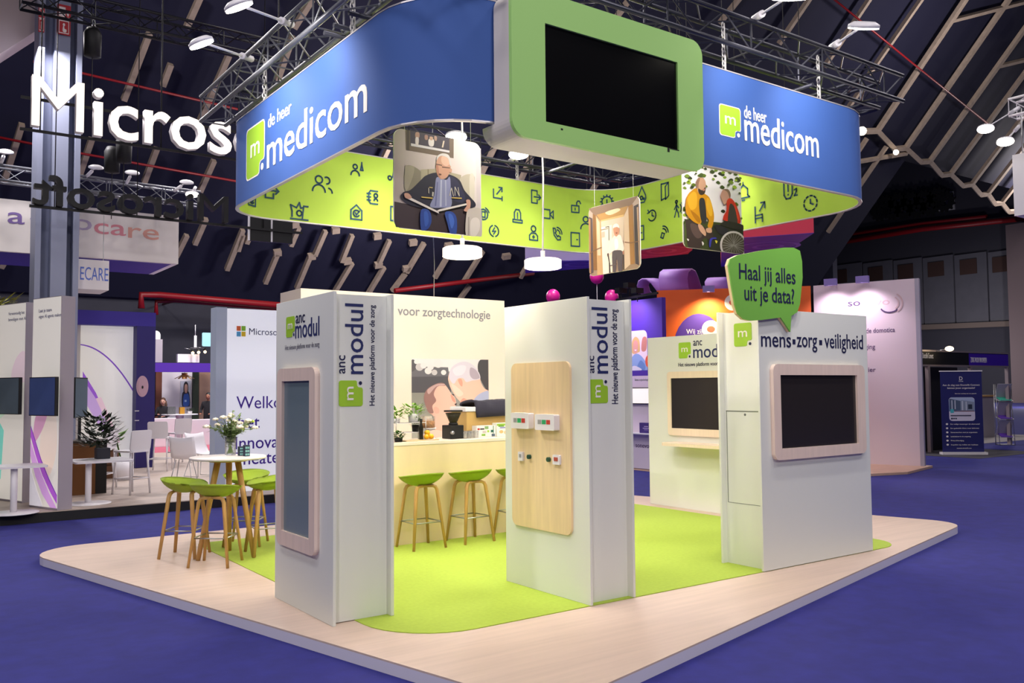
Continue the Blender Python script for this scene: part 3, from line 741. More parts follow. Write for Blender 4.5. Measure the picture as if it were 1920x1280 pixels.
# ------------------------------------------------------------------ truss square, chains, lamps
def truss(label, a, b, wd=0.29, mt=None, up=(0,0,1), name='truss', step=0.36, cat='truss', r=0.024):
    a, b = V3(a), V3(b); mt = mt or M_truss
    t = thing(name, label, cat, (a+b)/2)
    d = (b-a); L = d.length; d.normalize(); s = d.cross(V3(up)).normalized(); u2 = s.cross(d)
    cs = []
    for i, j in ((-1,-1),(1,-1),(1,1),(-1,1)):
        o = s*(wd/2*i)+u2*(wd/2*j); cs.append(o)
        m = MB(); m.tube([a+o, b+o], r, 8); m.build('chord', mt, t)
    n = max(2, int(L/step)); lc = MB()
    for f in range(4):
        o0, o1 = cs[f], cs[(f+1) % 4]
        for k in range(n):
            p, q = a+d*(L*k/n), a+d*(L*(k+1)/n)
            if k % 2: lc.tube([p+o0, q+o1], r*0.38, 5, caps=False)
            else: lc.tube([p+o1, q+o0], r*0.38, 5, caps=False)
            if k % 3 == 0: lc.tube([p+o0, p+o1], r*0.38, 5, caps=False)
    lc.build('lacing', mt, t)
    return t
ZT = 5.10
truss('silvery truss over the left side of the ring banner, end toward the lit letters', (3.16, 10.45, ZT), (3.16, 5.30, ZT))
truss('dark truss along the front of the stand above the green screen frame', (3.3, 5.47, ZT), (9.25, 5.47, ZT), mt=mat('truss_grey', '4a4b55', 0.35, metal=0.7))
truss('truss along the back of the ring, seen under the banner', (3.3, 10.1, ZT), (9.25, 10.1, ZT), mt=MATS['truss_grey'])
truss('truss over the right side of the ring above the lime icons', (9.12, 5.65, ZT), (9.12, 9.95, ZT), mt=MATS['truss_grey'])
M_chain = mat('chain_white', 'c9c6c6', 0.4, metal=0.4)
def chain(label, x, y, z0, z1):
    t = MB(); n = max(3, int((z1-z0)/0.045))
    for k in range(n):
        z = z0+(z1-z0)*(k+0.5)/n; h = (z1-z0)/n*0.62
        ax = X if k % 2 else Y
        t.tube([V3((x,y,z))+ax*0.016*math.sin(q*PI/4)+Z*h*math.cos(q*PI/4) for q in range(9)], 0.006, 5, caps=False)
    t.tube([(x+0.03, y, z0), (x+0.02, y, z1)], 0.006, 5)
    tag(t.build('chain', M_chain), label, 'chain', 'chains holding the ring banner')
for lab, px, py, pl in (('chain down to the far left end of the blue banner', 495, 184, 'x'), ('chain holding the blue banner above the left word', 660, 62, 'x'),
                        ('chain beside the green screen frame', 1357, 130, 'y'), ('chain near the right corner of the blue banner', 1535, 184, 'y')):
    p = at(px, py, x=3.17) if pl == 'x' else at(px, py, y=5.465)
    chain(lab, p.x, p.y, RZ1-0.01, ZT+0.12)
chain('chain at the back of the ring, left of the pendant cable', 7.35, 10.08, RZ1-0.01, ZT+0.12)

def rot_(m, head, d, sd, u2):
    for v in m.bm.verts: c = v.co.copy(); v.co = head + sd*c.x + u2*c.y - d*c.z
def arm_lamp(label, base, head, aim, energy, lit=True, name='arm_floodlight', s=1.0):
    base, head, aim = V3(base), V3(head), V3(aim)
    t = thing(name, label, 'floodlight', base, group=None)
    m = MB(); m.tube([base, base+(head-base)*0.99], 0.012*s, 6); m.build('arm', M_whitepl, t)
    d0 = (head-base).normalized()
    m = MB(); m.tube([base-d0*0.02, base+d0*0.22*s], 0.035*s, 8); m.build('clamp', M_whitepl, t)
    d = ((aim-head).normalized()+V3((0, 0, -0.9 if lit else 0))).normalized(); sd = d.cross(Z).normalized(); u2 = sd.cross(d)
    m = MB(); m.lathe([(0,0.03*s),(0.10*s,0.03*s),(0.145*s,0.005*s),(0.15*s,-0.02*s),(0.0,-0.02*s)], (0,0,0), 20, 1.0, 0.72); rot_(m, head, d, sd, u2); hd_ = m.build('head', M_whitepl, t)
    m = MB(); m.lathe([(0,-0.021*s),(0.142*s,-0.021*s),(0.142*s,-0.034*s),(0,-0.045*s)], (0,0,0), 20, 1.0, 0.72); rot_(m, head, d, sd, u2); m.build('lens', M_lens if lit else M_glass, hd_)
    if energy:
        light('SPOT', 'flood_beam', head+d*0.06*s, aim, energy, (1.0, 0.95, 0.9), 0.08, 120, 0.8)
    return t
# over the left side
arm_lamp('bright floodlight on a long arm, leftmost over the ring banner', at(470, 110, x=3.1), at(376, 78, x=2.35), (3.155, 8.3, 4.3), 150)
arm_lamp('bright floodlight at the top edge on an arm above the left truss', at(545, 45, x=3.1), at(446, 8, x=2.35), (3.155, 7.3, 4.3), 150)
arm_lamp('floodlight arm over the right banner, cut by the top edge', at(1415, 35, y=5.35), at(1480, -8, y=4.6), (6.9, 5.45, 4.3), 110)
arm_lamp('bright floodlight on an arm near the right corner of the truss', at(1560, 88, y=5.35), at(1620, 47, y=4.6), (7.9, 5.45, 4.3), 110)
for lab, px, py, bx_, by_ in (('small bright lamp under the truss, seen right of the framed photo', 855, 254, 6.0, 9.95), ('lamp on the back truss left of the pendant cable', 972, 287, 7.0, 9.95)):
    p = at(px, py, y=by_-0.15)
    arm_lamp(lab, (p.x, 10.0, ZT-0.12), (p.x, by_-0.15, p.z), (p.x-1, 6.0, 0.5), 0)

# pendant lamps
ZR = 4.906                                      # thin rigging pipes laid across under the trusses
for lab, a_, b_ in (('thin rigging pipe over the armchair photo panel', (3.1, 6.6), (9.2, 6.6)), ('thin rigging pipe over the two pendant lamps', (3.1, 6.9), (9.2, 6.9)), ('thin rigging pipe over the wheelchair photo panel', (3.1, 7.1), (9.2, 7.1)), ('thin rigging pipe over the corridor photo panel', (7.7, 5.4), (7.7, 10.2))):
    zz_ = ZR if a_[0] < 7 else ZR-0.045
    m = MB(); m.tube([(*a_, zz_), (*b_, zz_)], 0.022, 8); tag(m.build('rigging_pipe', MATS['truss_grey']), lab, 'pipe')
def pendant(label, px, py, z):
    p = at(px, py, y=6.9); z = p.z
    t = thing('pendant_lamp', label, 'pendant lamp', (p.x, p.y, z), group='round pendant lamps over the counter')
    r = 0.185
    m = MB(); m.lathe([(0,0.085),(r*0.9,0.085),(r,0.075),(r,0.0)], p*1.0 + V3((0,0,0)), 36); m.build('shade', mat('pendant_white', 'fbeee2', 0.4, emit=0.9), t)
    m = MB(); m.lathe([(r*0.985,0.002),(r*0.9,-0.008),(0,-0.01)], p, 36); m.build('diffuser', M_glow, t)
    m = MB(); m.tube([p+V3((0,0,0.085)), p+V3((0,0,0.17))], 0.022, 10); m.build('socket', M_whitepl, t)
    m = MB(); m.tube([p+V3((0,0,0.17)), p+V3((0.015,0,0.9)), p+V3((-0.005,0,1.5)), (p.x, p.y, ZR)], 0.009, 6); m.build('cable', M_whitepl, t)
    light('POINT', 'pendant_light', (p.x, p.y, z-0.08), None, 45, (1.0, 0.86, 0.68), 0.12)
pendant('round white pendant lamp below the photo of the man in an armchair', 867, 481, 3.0)
pendant('round white pendant lamp on a long cable, beside the corridor photo', 1018, 502, 3.0)

# ------------------------------------------------------------------ hanging photo panels
def quadmap(TL, TR, BL, BR):
    """zoomed picture coordinates -> 0..1 (edges measured as straight lines)"""
    def f(x, y):
        for _ in range(3):
            u = (x-(TL[0]+BL[0])/2)/((TR[0]+BR[0])/2-(TL[0]+BL[0])/2)
        top = TL[1]+(TR[1]-TL[1])*u; bot = BL[1]+(BR[1]-BL[1])*u
        return (u, 1-(y-top)/(bot-top))
    return lambda pts: [f(*p) for p in pts]
def panel(label, o, u, w, h, group=None, r=0.08, thick=0.012):
    o, u = V3(o), V3(u); n = u.cross(Z)
    t = thing('photo_panel', label, 'photo panel', o+u*w/2)
    m = MB(); m.slab(rrect(0, w, 0, h, r, 6), o-n*thick, u, Z, n, thick); m.build('board', M_logoedge, t)
    for q in (0.12, 0.88):
        m = MB(); p = o+u*w*q; m.tube([p+Z*(h-0.03)-n*0.006, V3((p.x-n.x*0.006, p.y-n.y*0.006, ZR-(0.045 if abs(u.y) > 0.5 else 0)))], 0.0022, 5); m.build('cable', M_steel, t)
    return t
def clipround(w, h, r): return [(a/w, b/h) for a, b in rrect(0.002, w-0.002, 0.002, h-0.002, r, 6)]
# 1: man in an armchair
y1 = 6.6
bl, br_, tl, tr = at(735.5, 427, y=y1), at(901, 443, y=y1), at(741, 239, y=y1), at(903, 270, y=y1)
w1, h1 = (br_.x-bl.x+tr.x-tl.x)/2, (tl.z+tr.z-bl.z-br_.z)/2
o1 = V3(((bl.x+tl.x)/2, y1, (bl.z+br_.z)/2))
p1 = panel('hanging photo panel of an old man reading in a wing armchair', o1, X, w1, h1)
q = quadmap((92,90),(978,250),(88,1100),(968,1197))
S = lambda pts, n=4: smooth(q(pts), n)
Q_ = lambda pts: q(pts)
picture('photo_print', p1, o1, X, Z, w1, h1, [
    ('b9a8a6', clipround(w1, h1, 0.08), ('h', 'e8dcda')),
    ('3a2a34', [(a, b) for a, b in q([(95,840),(300,880),(900,900),(960,950),(960,1190),(110,1098),(92,1040)])]),
    ('d9cdd0', Q_([(920,290),(972,300),(965,930),(925,930)])),
    ('6e5d50', Q_([(200,98),(685,188),(683,398),(205,318)])), ('4a3c36', Q_([(212,105),(240,108),(240,322),(212,316)])), ('3c3446', Q_([(248,112),(640,182),(640,345),(248,275)])),
    ('d8d2d6', Q_([(255,248),(640,320),(640,342),(255,275)])), ('b08878', S([(300,140),(335,140),(335,190),(300,190)])), ('d8cccc', S([(300,190),(330,195),(325,265),(300,262)])),
    ('a07a70', S([(390,165),(420,168),(418,210),(392,208)])), ('e0d6d6', S([(430,205),(480,210),(475,275),(432,268)])), ('c09a88', S([(440,180),(470,185),(468,215),(442,212)])), ('b08c80', S([(485,175),(510,180),(508,220),(488,215)])), ('d0c0b0', Q_([(575,220),(590,222),(575,290),(560,288)])),
    ('8f8676', S([(195,500),(215,475),(270,480),(340,525),(355,575),(350,700),(200,740)])), ('a79c8a', S([(195,500),(225,480),(285,495),(260,620),(200,735)])),
    ('b3a890', Q_([(350,515),(500,505),(760,570),(750,640),(350,640)])), ('93876f', Q_([(415,512),(428,512),(428,600),(415,600)])),
    ('c5bbaa', S([(745,640),(760,590),(830,560),(895,580),(900,640),(880,840),(800,760)])), ('ddd4c6', S([(850,575),(895,585),(895,820),(850,800)])),
    ('221f38', S([(500,545),(400,575),(350,620),(250,720),(180,745),(150,790),(180,840),(260,880),(420,920),(520,945),(700,905),(880,900),(910,860),(860,800),(790,720),(740,620),(640,565)])),
    ('2c2a4c', S([(620,590),(700,610),(760,700),(800,800),(760,850),(660,800)])),
    ('8d90b8', S([(510,590),(600,620),(640,590),(650,720),(655,880),(560,900),(440,890),(480,780),(490,680)])), ('b9bcd6', Q_([(545,620),(560,620),(555,890),(535,890)])), ('b4b6d2', Q_([(590,620),(602,620),(605,880),(592,885)])), ('6c6f9c', Q_([(510,640),(520,640),(500,880),(485,885)])),
    ('cf9c84', S([(505,430),(520,380),(570,365),(630,390),(650,450),(640,540),(600,600),(545,610),(510,560),(498,490)])),
    ('e2b9a2', S([(560,380),(620,390),(640,450),(600,480),(555,440)])), ('b97f6c', S([(500,470),(520,470),(530,560),(545,605),(515,560)])),
    ('d8d2d0', S([(505,425),(515,375),(565,350),(625,365),(650,420),(655,470),(640,470),(620,400),(560,375),(525,390)])), ('d0a08a', S([(640,505),(660,510),(658,540),(640,545)])),
    ('54443e', Q_([(500,455),(560,468),(560,475),(500,462)])), ('4a3a36', Q_([(560,485),(640,495),(640,500),(560,492)])), ('6a4238', S([(530,555),(552,560),(548,572),(528,568)])),
    ('c8b070', Q_([(430,690),(465,695),(462,705),(430,700)])), ('c8c0b8', Q_([(420,700),(428,700),(428,760),(420,755)])), ('c8c0b8', Q_([(460,740),(475,745),(470,790),(455,785)])),
    ('c8c0b8', line(*q([(635,780),(655,700)]), .008)), ('c8c0b8', line(*q([(655,700),(675,785)]), .008)), ('c8c0b8', line(*q([(690,690),(690,780)]), .008)), ('c8c0b8', line(*q([(690,690),(735,785)]), .008)), ('c8c0b8', line(*q([(735,785),(722,695)]), .008)),
    ('d8b860', Q_([(655,795),(760,800),(760,812),(655,806)])), ('d8b860', Q_([(350,790),(465,800),(460,812),(350,800)])),
    ('2b4a9e', S([(345,930),(420,925),(450,1000),(440,1075),(400,1125),(345,1115)])), ('3a60bc', S([(375,950),(410,950),(420,1050),(385,1090)])),
    ('2b4a9e', S([(585,950),(660,945),(705,1010),(700,1165),(640,1160),(610,1060)])), ('456cc8', S([(620,970),(660,975),(680,1050),(650,1110)])),
    ('e6dcd8', Q_([(195,785),(215,785),(520,940),(525,962),(195,805)])), ('e6dcd8', Q_([(505,930),(530,918),(840,850),(845,868),(520,942)])),
    ('d3a08c', S([(185,760),(225,760),(255,800),(225,815),(190,800)])), ('d3a08c', S([(805,825),(845,825),(850,880),(830,940),(780,930),(810,880)])),
    ('cfc4be', S([(800,1180),(810,950),(870,905),(950,910),(968,960),(968,1190),(900,1192)])), ('e8ded8', S([(850,1040),(900,1000),(945,1030),(945,1120),(900,1190),(850,1185)])), ('a89c98', Q_([(825,1000),(835,990),(835,1185),(820,1183)])),
    ])
# 2: man with a walker in a corridor (faces the left)
x2 = 7.7
TL2, TR2, BL2, BR2 = at(1103.5, 389, x=x2), at(1198, 368, x=x2), at(1105, 518, x=x2), at(1202, 503, x=x2)
w2, h2 = (TL2.y+BL2.y-TR2.y-BR2.y)/2, (TL2.z+TR2.z-BL2.z-BR2.z)/2
o2 = V3((x2, (TL2.y+BL2.y)/2, (BL2.z+BR2.z)/2))
p2 = panel('hanging photo panel of a man walking with a frame down a corridor', o2, -Y, w2, h2)
q = quadmap((172,225),(893,70),(188,1200),(915,1095))
S = lambda pts, n=4: smooth(q(pts), n); Q_ = lambda pts: q(pts)
picture('photo_print', p2, o2, -Y, Z, w2, h2, [
    ('a08470', clipround(w2, h2, 0.08), 'b9a298'),
    ('8a6f60', Q_([(180,230),(890,75),(700,330),(360,420)])), ('b98c58', Q_([(300,320),(750,210),(690,350),(355,400)])), ('e6cfae', S([(430,290),(600,240),(640,270),(500,330)])), ('d9b27c', Q_([(360,400),(690,330),(680,430),(370,440)])),
    ('d8c2b0', Q_([(360,420),(690,360),(680,700),(370,800)])), ('f4e4d4', Q_([(365,500),(520,470),(520,1140),(385,1170)])),
    ('c59c74', Q_([(290,330),(365,420),(385,1170),(300,1190)])), ('dcc2a8', Q_([(300,360),(345,430),(355,900),(310,900)])), ('8c6240', Q_([(245,300),(290,330),(300,1110),(245,1110)])), ('5a4a52', Q_([(185,345),(240,370),(245,1140),(190,1170)])), ('a8795a', Q_([(180,370),(210,380),(210,1150),(190,1160)])),
    ('d9bda6', Q_([(690,360),(755,220),(770,1040),(690,1110)])), ('a8784a', Q_([(755,220),(815,190),(830,1030),(770,1040)])), ('4a4048', Q_([(830,220),(890,190),(905,1060),(840,1030)])), ('bd9a82', Q_([(868,240),(890,230),(905,1060),(890,1060)])),
    ('6e6058', Q_([(430,495),(485,485),(485,690),(475,690),(475,500),(430,508)])), ('cbb8a8', Q_([(375,570),(420,562),(420,640),(375,650)])), ('8c7466', Q_([(365,535),(470,515),(470,523),(365,545)])),
    ('7a5a48', Q_([(195,865),(260,820),(370,780),(372,792),(265,835),(195,880)])), ('8a6450', Q_([(700,715),(780,730),(890,712),(890,724),(780,742),(700,728)])),
    ('efe2da', S([(530,660),(570,625),(640,620),(665,680),(690,800),(670,850),(600,830),(530,850),(490,890),(455,880),(480,780)])), ('ffffff', S([(560,690),(600,680),(610,790),(570,820)])),
    ('c98f78', S([(545,520),(570,490),(610,490),(630,540),(620,600),(585,640),(555,600)])), ('efe6e0', S([(540,520),(545,480),(580,455),(615,470),(630,520),(600,505),(565,510)])), ('9c5a4c', Q_([(575,580),(605,580),(600,600),(580,600)])),
    ('5c5058', S([(525,870),(600,835),(665,850),(668,960),(660,1120),(610,1130),(595,980),(580,980),(570,1140),(535,1140)])),
    ('b07a68', S([(455,880),(475,875),(470,920),(455,915)])), ('b07a68', S([(672,850),(692,850),(690,890),(672,890)])),
    ('3c3238', Q_([(475,1010),(492,1010),(495,1150),(478,1155)])), ('3c3238', Q_([(675,900),(690,900),(690,1110),(676,1112)])), ('6a5a58', Q_([(490,1045),(590,1020),(590,1032),(490,1058)])), ('3c3238', Q_([(455,880),(470,870),(490,1010),(478,1012)])),
    ], m=print_mat('print_backlit', 0.5, 0.0))
# 3: two men outdoors, one in a wheelchair
y3 = 7.1
bl, br_, tl = at(1281.5, 466, y=y3), at(1392, 474, y=y3), at(1279, 300, y=y3)
tl.x, tl.z = at(1280, 318, y=y3).x, at(1280, 305, y=y3).z
w3, h3 = br_.x-bl.x, tl.z-(bl.z+br_.z)/2
o3 = V3((bl.x, y3, (bl.z+br_.z)/2))
p3 = panel('hanging photo panel of two men outdoors, one in a wheelchair', o3, X, w3, h3)
kx = 720/110.5*1.0
q = quadmap((252,155),(975,270),(262,1190),(976,1262))
S = lambda pts, n=4: smooth(q(pts), n); Q_ = lambda pts: q(pts)
L3 = [('e9e4ea', clipround(w3, h3, 0.08))]
rr = random.Random(3)
for k in range(150):
    x = rr.uniform(255, 975); yv = rr.uniform(160, 900)
    if 520 < x < 790 and yv > 420 and rr.random() < 0.8: continue
    dens = 1.0 if yv < 380 else 0.55
    if rr.random() > dens: continue
    s = rr.uniform(12, 34)
    L3.append((rr.choice(['3c4a20','5a6e22','7f9a2c','93ad34','2c3420','4a5a2a','6d8430']), S([(x-s,yv),(x,yv-s*.8),(x+s,yv+rr.uniform(-8,8)),(x+4,yv+s*.7)], 2)))
L3 += [('39421f', Q_([(258,850),(976,900),(976,1260),(262,1190)])), ('4a5428', S([(260,900),(420,900),(400,1190),(262,1180)])), ('2a2b22', S([(580,930),(976,960),(976,1255),(560,1215)]))]
L3 += [('3a2c2c', S([(280,860),(400,880),(520,960),(590,1010),(580,1100),(480,1080),(430,1210),(300,1195),(280,1000)])), ('5a4644', S([(330,900),(430,940),(460,1050),(400,1080),(340,1000)])),
    ('c88a14', S([(290,580),(360,490),(410,470),(500,530),(560,580),(600,720),(610,830),(575,960),(530,930),(545,850),(480,800),(450,900),(400,900),(330,850),(275,760)])),
    ('dca528', S([(300,600),(370,510),(410,560),(400,700),(330,730)])), ('a86c0e', S([(330,740),(430,820),(440,890),(390,860)])), ('dca528', S([(530,580),(580,640),(590,780),(560,800),(520,700)])),
    ('2c2a30', S([(440,600),(490,590),(510,680),(515,880),(460,880),(435,720)])),
    ('c79a80', S([(405,390),(430,345),(480,335),(510,370),(518,430),(500,500),(460,550),(420,510),(410,450)])), ('8e6a58', S([(405,390),(425,345),(450,340),(430,420),(425,480)])), ('3a2a26', S([(430,470),(470,490),(512,450),(505,520),(470,548),(440,540),(425,500)])), ('b87a68', S([(478,480),(505,470),(503,492),(482,498)])),
    ('c79a80', S([(415,910),(460,920),(505,1000),(500,1050),(470,1030),(430,980)])), ('c79a80', S([(510,960),(570,950),(575,1005),(520,1005)])),
    ('c09080', S([(700,520),(730,470),(790,470),(815,520),(805,600),(760,640),(735,655),(715,610),(695,560)])), ('806458', S([(730,470),(790,465),(820,520),(810,580),(780,500)])),
    ('c22a20', S([(770,610),(820,575),(880,640),(930,780),(935,880),(850,880),(730,850),(725,800),(765,720)])), ('dc4030', S([(860,640),(900,720),(925,850),(890,800)])),
    ('3c3436', S([(815,640),(870,700),(900,880),(850,900),(780,870),(790,740)])), ('2a2426', S([(720,870),(800,860),(960,900),(976,960),(880,960),(690,910)])),
    ('26222c', S([(610,910),(700,920),(780,960),(740,1030),(660,1010)]))]
cx, cy = 845, 1160
def ringp(rx, ry): return [(cx+rx*math.cos(t), cy+ry*math.sin(t)) for t in [2*PI*k/28 for k in range(28)]]
L3 += [('c8c0c0', Q_(ringp(172,180))), ('4a4438', Q_(ringp(148,156)))]
for k in range(12):
    t = PI*k/12; L3.append(('8c8884', line(*q([(cx-145*math.cos(t), cy-152*math.sin(t)), (cx+145*math.cos(t), cy+152*math.sin(t))]), .008)))
L3 += [('3a3aa0', S([(540,1120),(560,1075),(620,1065),(625,1085),(575,1095),(555,1180),(540,1180)])), ('c8c040', S([(610,1100),(640,1110),(625,1140)])), ('d8d0d0', S([(275,1090),(300,1100),(290,1120)])), ('d8d0d0', S([(450,1120),(475,1140),(460,1170)]))]
picture('photo_print', p3, o3, X, Z, w3, h3, L3)

# ------------------------------------------------------------------ counter and back wall
YC = 9.0
ct_ = thing('bar_counter', 'long pale birch bar counter in front of the cream wall', 'counter', (5.9, 9.3, 0))
m = MB(); m.box(4.30, 8.2, YC, 9.62, 0.007, 1.13); m.build('front_panel', mat('counter_birch', 'efd9b0', 0.55, noise=0.03, nscale=3, stretch=(2, 2, 0.6)), ct_)
m = MB(); m.box(3.96, 8.2, YC-0.004, 9.66, 1.131, 1.17, 0.006); m.build('worktop', mat('worktop_pale', 'f0e4d4', 0.45), ct_)
YW = 10.62
bw = thing('back_wall', 'tall cream wall with grey wording and a large photo, behind the counter', 'stand wall', (6.0, YW+0.4, 0))
zw = at(563, 540, y=YW).z
xw0, xw1 = at(564, 545, y=YW).x, at(945.5, 559, y=YW).x
m = MB(); m.box(xw0, xw1, YW, YW+0.7, 0.001, zw); m.build('wall_panel', M_cream, bw)
put(bw, 'voor zorgtechnologie', M_grey, (745.5,590), (919,598), 0.125, ('y', YW), bold=0.012)
put(bw, 'partner', M_grey, (668,586), (737,589.5), 0.125, ('y', YW), bold=0.012)
a, b = at(771.5, 672, y=YW), at(916.5, 815, y=YW)
wp, hp = b.x-a.x, a.z-1.10
q = quadmap((90,88),(1110,88),(90,1150),(1110,1150))
kq = 7.11
S = lambda pts, n=4: smooth(q(pts), n); Q_ = lambda pts: q(pts)
bl_ = [('9a9894', R(0,0,1,1))]
rr = random.Random(5)
bl_ += [('e8e2e0', Q_([(90,88),(1110,88),(1110,240),(600,260),(90,180)])), ('6c6a70', Q_([(90,190),(560,200),(600,520),(90,540)])), ('55545a', Q_([(90,330),(560,320),(600,540),(90,540)])), ('a8a8a0', Q_([(90,540),(400,540),(300,1150),(90,1150)]), '8c8c84'), ('4c4a4e', S([(1000,90),(1110,88),(1110,520),(1060,480),(985,330),(960,180)])), ('5a585c', S([(90,110),(140,120),(160,200),(90,260)]))]
for (x, y_, s) in ((430,150,58),(190,200,50),(300,250,45),(380,270,38),(240,180,40),(500,270,35),(150,130,30),(330,200,40)):
    bl_.append((rr.choice(['d8d4d2','c8c4c4','e4e0de']), Q_(ell(x, y_, s, s, 16))))
bl_ += [('f0c2ae', S([(560,330),(600,220),(700,150),(820,140),(920,190),(985,300),(1000,400),(1050,490),(1110,530),(1110,640),(900,660),(760,690),(690,640),(640,570),(590,480),(565,400)])),
    ('d9d2dc', S([(570,320),(600,210),(690,140),(800,120),(900,170),(975,270),(995,350),(950,370),(880,380),(800,400),(760,350),(690,350),(640,420),(600,400)])),
    ('b4a6b4', S([(860,200),(940,240),(985,340),(900,360),(850,300)])), ('e4dee6', S([(620,230),(720,170),(800,190),(760,290),(660,310)])), ('e2a08a', S([(690,370),(730,355),(750,400),(745,460),(715,440)])), ('f6d2c0', S([(600,420),(690,480),(760,560),(700,600),(640,540)])),
    ('b0b6d4', S([(900,650),(960,580),(1060,530),(1110,540),(1110,700),(900,700)])), ('d89c88', S([(760,620),(820,660),(800,690),(720,680)])),
    ('f2bfae', S([(260,560),(330,460),(440,415),(510,430),(570,510),(600,560),(650,620),(660,700),(640,770),(600,800),(590,900),(600,1000),(560,1120),(420,1130),(380,1000),(365,860),(300,800),(260,690)])),
    ('9a7470', S([(250,560),(300,480),(420,415),(500,415),(515,450),(420,460),(370,560),(400,650),(350,720),(365,810),(310,810),(270,730),(245,640)])), ('c8a8a4', S([(290,500),(400,430),(500,425),(505,445),(400,460),(310,560)])),
    ('f0b0a0', S([(365,750),(400,730),(440,770),(430,820),(380,815)])), ('e29a88', S([(590,570),(640,620),(650,680),(610,650)])), ('3c2c30', S([(600,565),(635,570),(630,585)])), ('3c2c30', S([(640,700),(670,690),(660,720)])),
    ('f4d4c8', S([(300,1060),(400,1040),(560,1100),(560,1150),(200,1150),(230,1090)]))]
picture('photo_print', bw, (a.x, YW, 1.10), X, Z, wp, hp, bl_)

# ------------------------------------------------------------------ stools and bar table
def make_stool(label):
    t = thing('bar_stool', label, 'bar stool', (0, 0, 0), 0, 'lime bar stools with oak legs')
    # shell: local +y is the front, the rim rises to the back (-y)
    m = MB(); N, Rn = 32, 9
    def bowl(r): return 0.35*r*r + 0.65*(1-math.sqrt(max(0, 1-(0.985*r)**2)))/(1-math.sqrt(1-0.985**2))
    def P(r, th, inner=False):
        x, y = 0.265*r*math.cos(th), 0.228*r*math.sin(th)
        back = max(0.0, -math.sin(th))
        side = abs(math.cos(th))
        rim = 0.112 + 0.04*back - 0.05*max(0, math.sin(th))**2
        z = 0.68 + (rim+0.012)*bowl(r)
        if inner: z = 0.708 + (rim-0.016)*bowl(r)
        return V3((x, y-0.03*back*r*r, z))
    for inn in (False, True):
        rings = [[m.bm.verts.new(P(max(i/Rn*(0.965 if inn else 1), 0.001), 2*PI*k/N, inn)) for k in range(N)] for i in range(1, Rn+1)]
        c = m.bm.verts.new(P(0.0, 0, inn))
        for k in range(N):
            m.bm.faces.new((c, rings[0][k], rings[0][(k+1) % N])).smooth = True
            for i in range(Rn-1):
                m.bm.faces.new((rings[i][k], rings[i+1][k], rings[i+1][(k+1) % N], rings[i][(k+1) % N])).smooth = True
        if inn: ri = rings[-1]
        else: ro = rings[-1]
    for k in range(N): m.bm.faces.new((ro[k], ri[k], ri[(k+1) % N], ro[(k+1) % N])).smooth = True
    m.build('seat', M_limeseat, t)
    for sx in (-1, 1):
        for sy in (-1, 1):
            m = MB()
            m.tube([(0.0, 0.115*sy, 0.694), (0.085*sx, 0.115*sy, 0.69), (0.115*sx, 0.119*sy, 0.678), (0.132*sx, 0.125*sy, 0.645), (0.205*sx, 0.195*sy, 0.0)], [0.018, 0.022, 0.025, 0.0245, 0.018], 8, flat=0.8)
            m.build('leg', M_oak, t)
    m = MB(); zz = 0.29; a, b = 0.172, 0.164
    for p, q in (((-a,-b),(a,-b)), ((a,-b),(a,b)), ((a,b),(-a,b)), ((-a,b),(-a,-b))):
        m.tube([(*p, zz), (*q, zz)], 0.0075, 6)
    m.build('footrest', M_steel, t)
    return t
ZS = 0.008
st = make_stool('lime stool at the bar counter, seen just right of the tall screen pillar')
st.location = (5.00, 8.74, ZS)
s2 = dup(st, (5.66, 8.745, ZS), 0.03, 'lime stool at the bar counter, second of the row from the left')
s3 = dup(st, (6.32, 8.73, ZS), -0.02, 'lime stool at the bar counter half hidden behind the middle pillar')
TBL = V3((3.09, 9.57, 0))
def face(x, y): return math.atan2(TBL.y-y, TBL.x-x) - PI/2
for (x, y, lab, zz, dr) in ((2.74, 9.92, 'lime stool at the round table standing farthest left', 0.001, 0.12), (2.86, 9.23, 'lime stool in front of the round table, nearest the viewer', 0.001, -0.1),
                    (3.50, 9.48, 'lime stool at the round table, partly hidden by the tall screen pillar', ZS, 0.1), (3.50, 10.18, 'lime stool behind the round table', ZS, 0)):
    dup(st, (x, y, zz), face(x, y)+dr, lab)
tb = thing('bar_table', 'high round white bar table on three oak legs with a vase', 'table', TBL)
m = MB(); m.lathe([(0,1.045),(0.385,1.045),(0.40,1.052),(0.40,1.068),(0.395,1.072),(0,1.072)], TBL, 48); m.build('tabletop', mat('table_white', 'efe6df', 0.4), tb)
m = MB(); m.lathe([(0,1.02),(0.2,1.02),(0.21,1.044),(0,1.044)], TBL, 24); m.build('top_frame', M_oak, tb)
for (px, py) in ((371, 1051), (430, 1033), (476, 1045)):
    f = at(px, py, z=0.0); d = (f-TBL); d.z = 0
    tp = TBL + d*0.36 + Z*1.03
    m = MB(); m.tube([tp, f+Z*(0.003 if px < 400 else 0.008)], [0.034, 0.024], 10); m.build('leg', M_oak, tb)
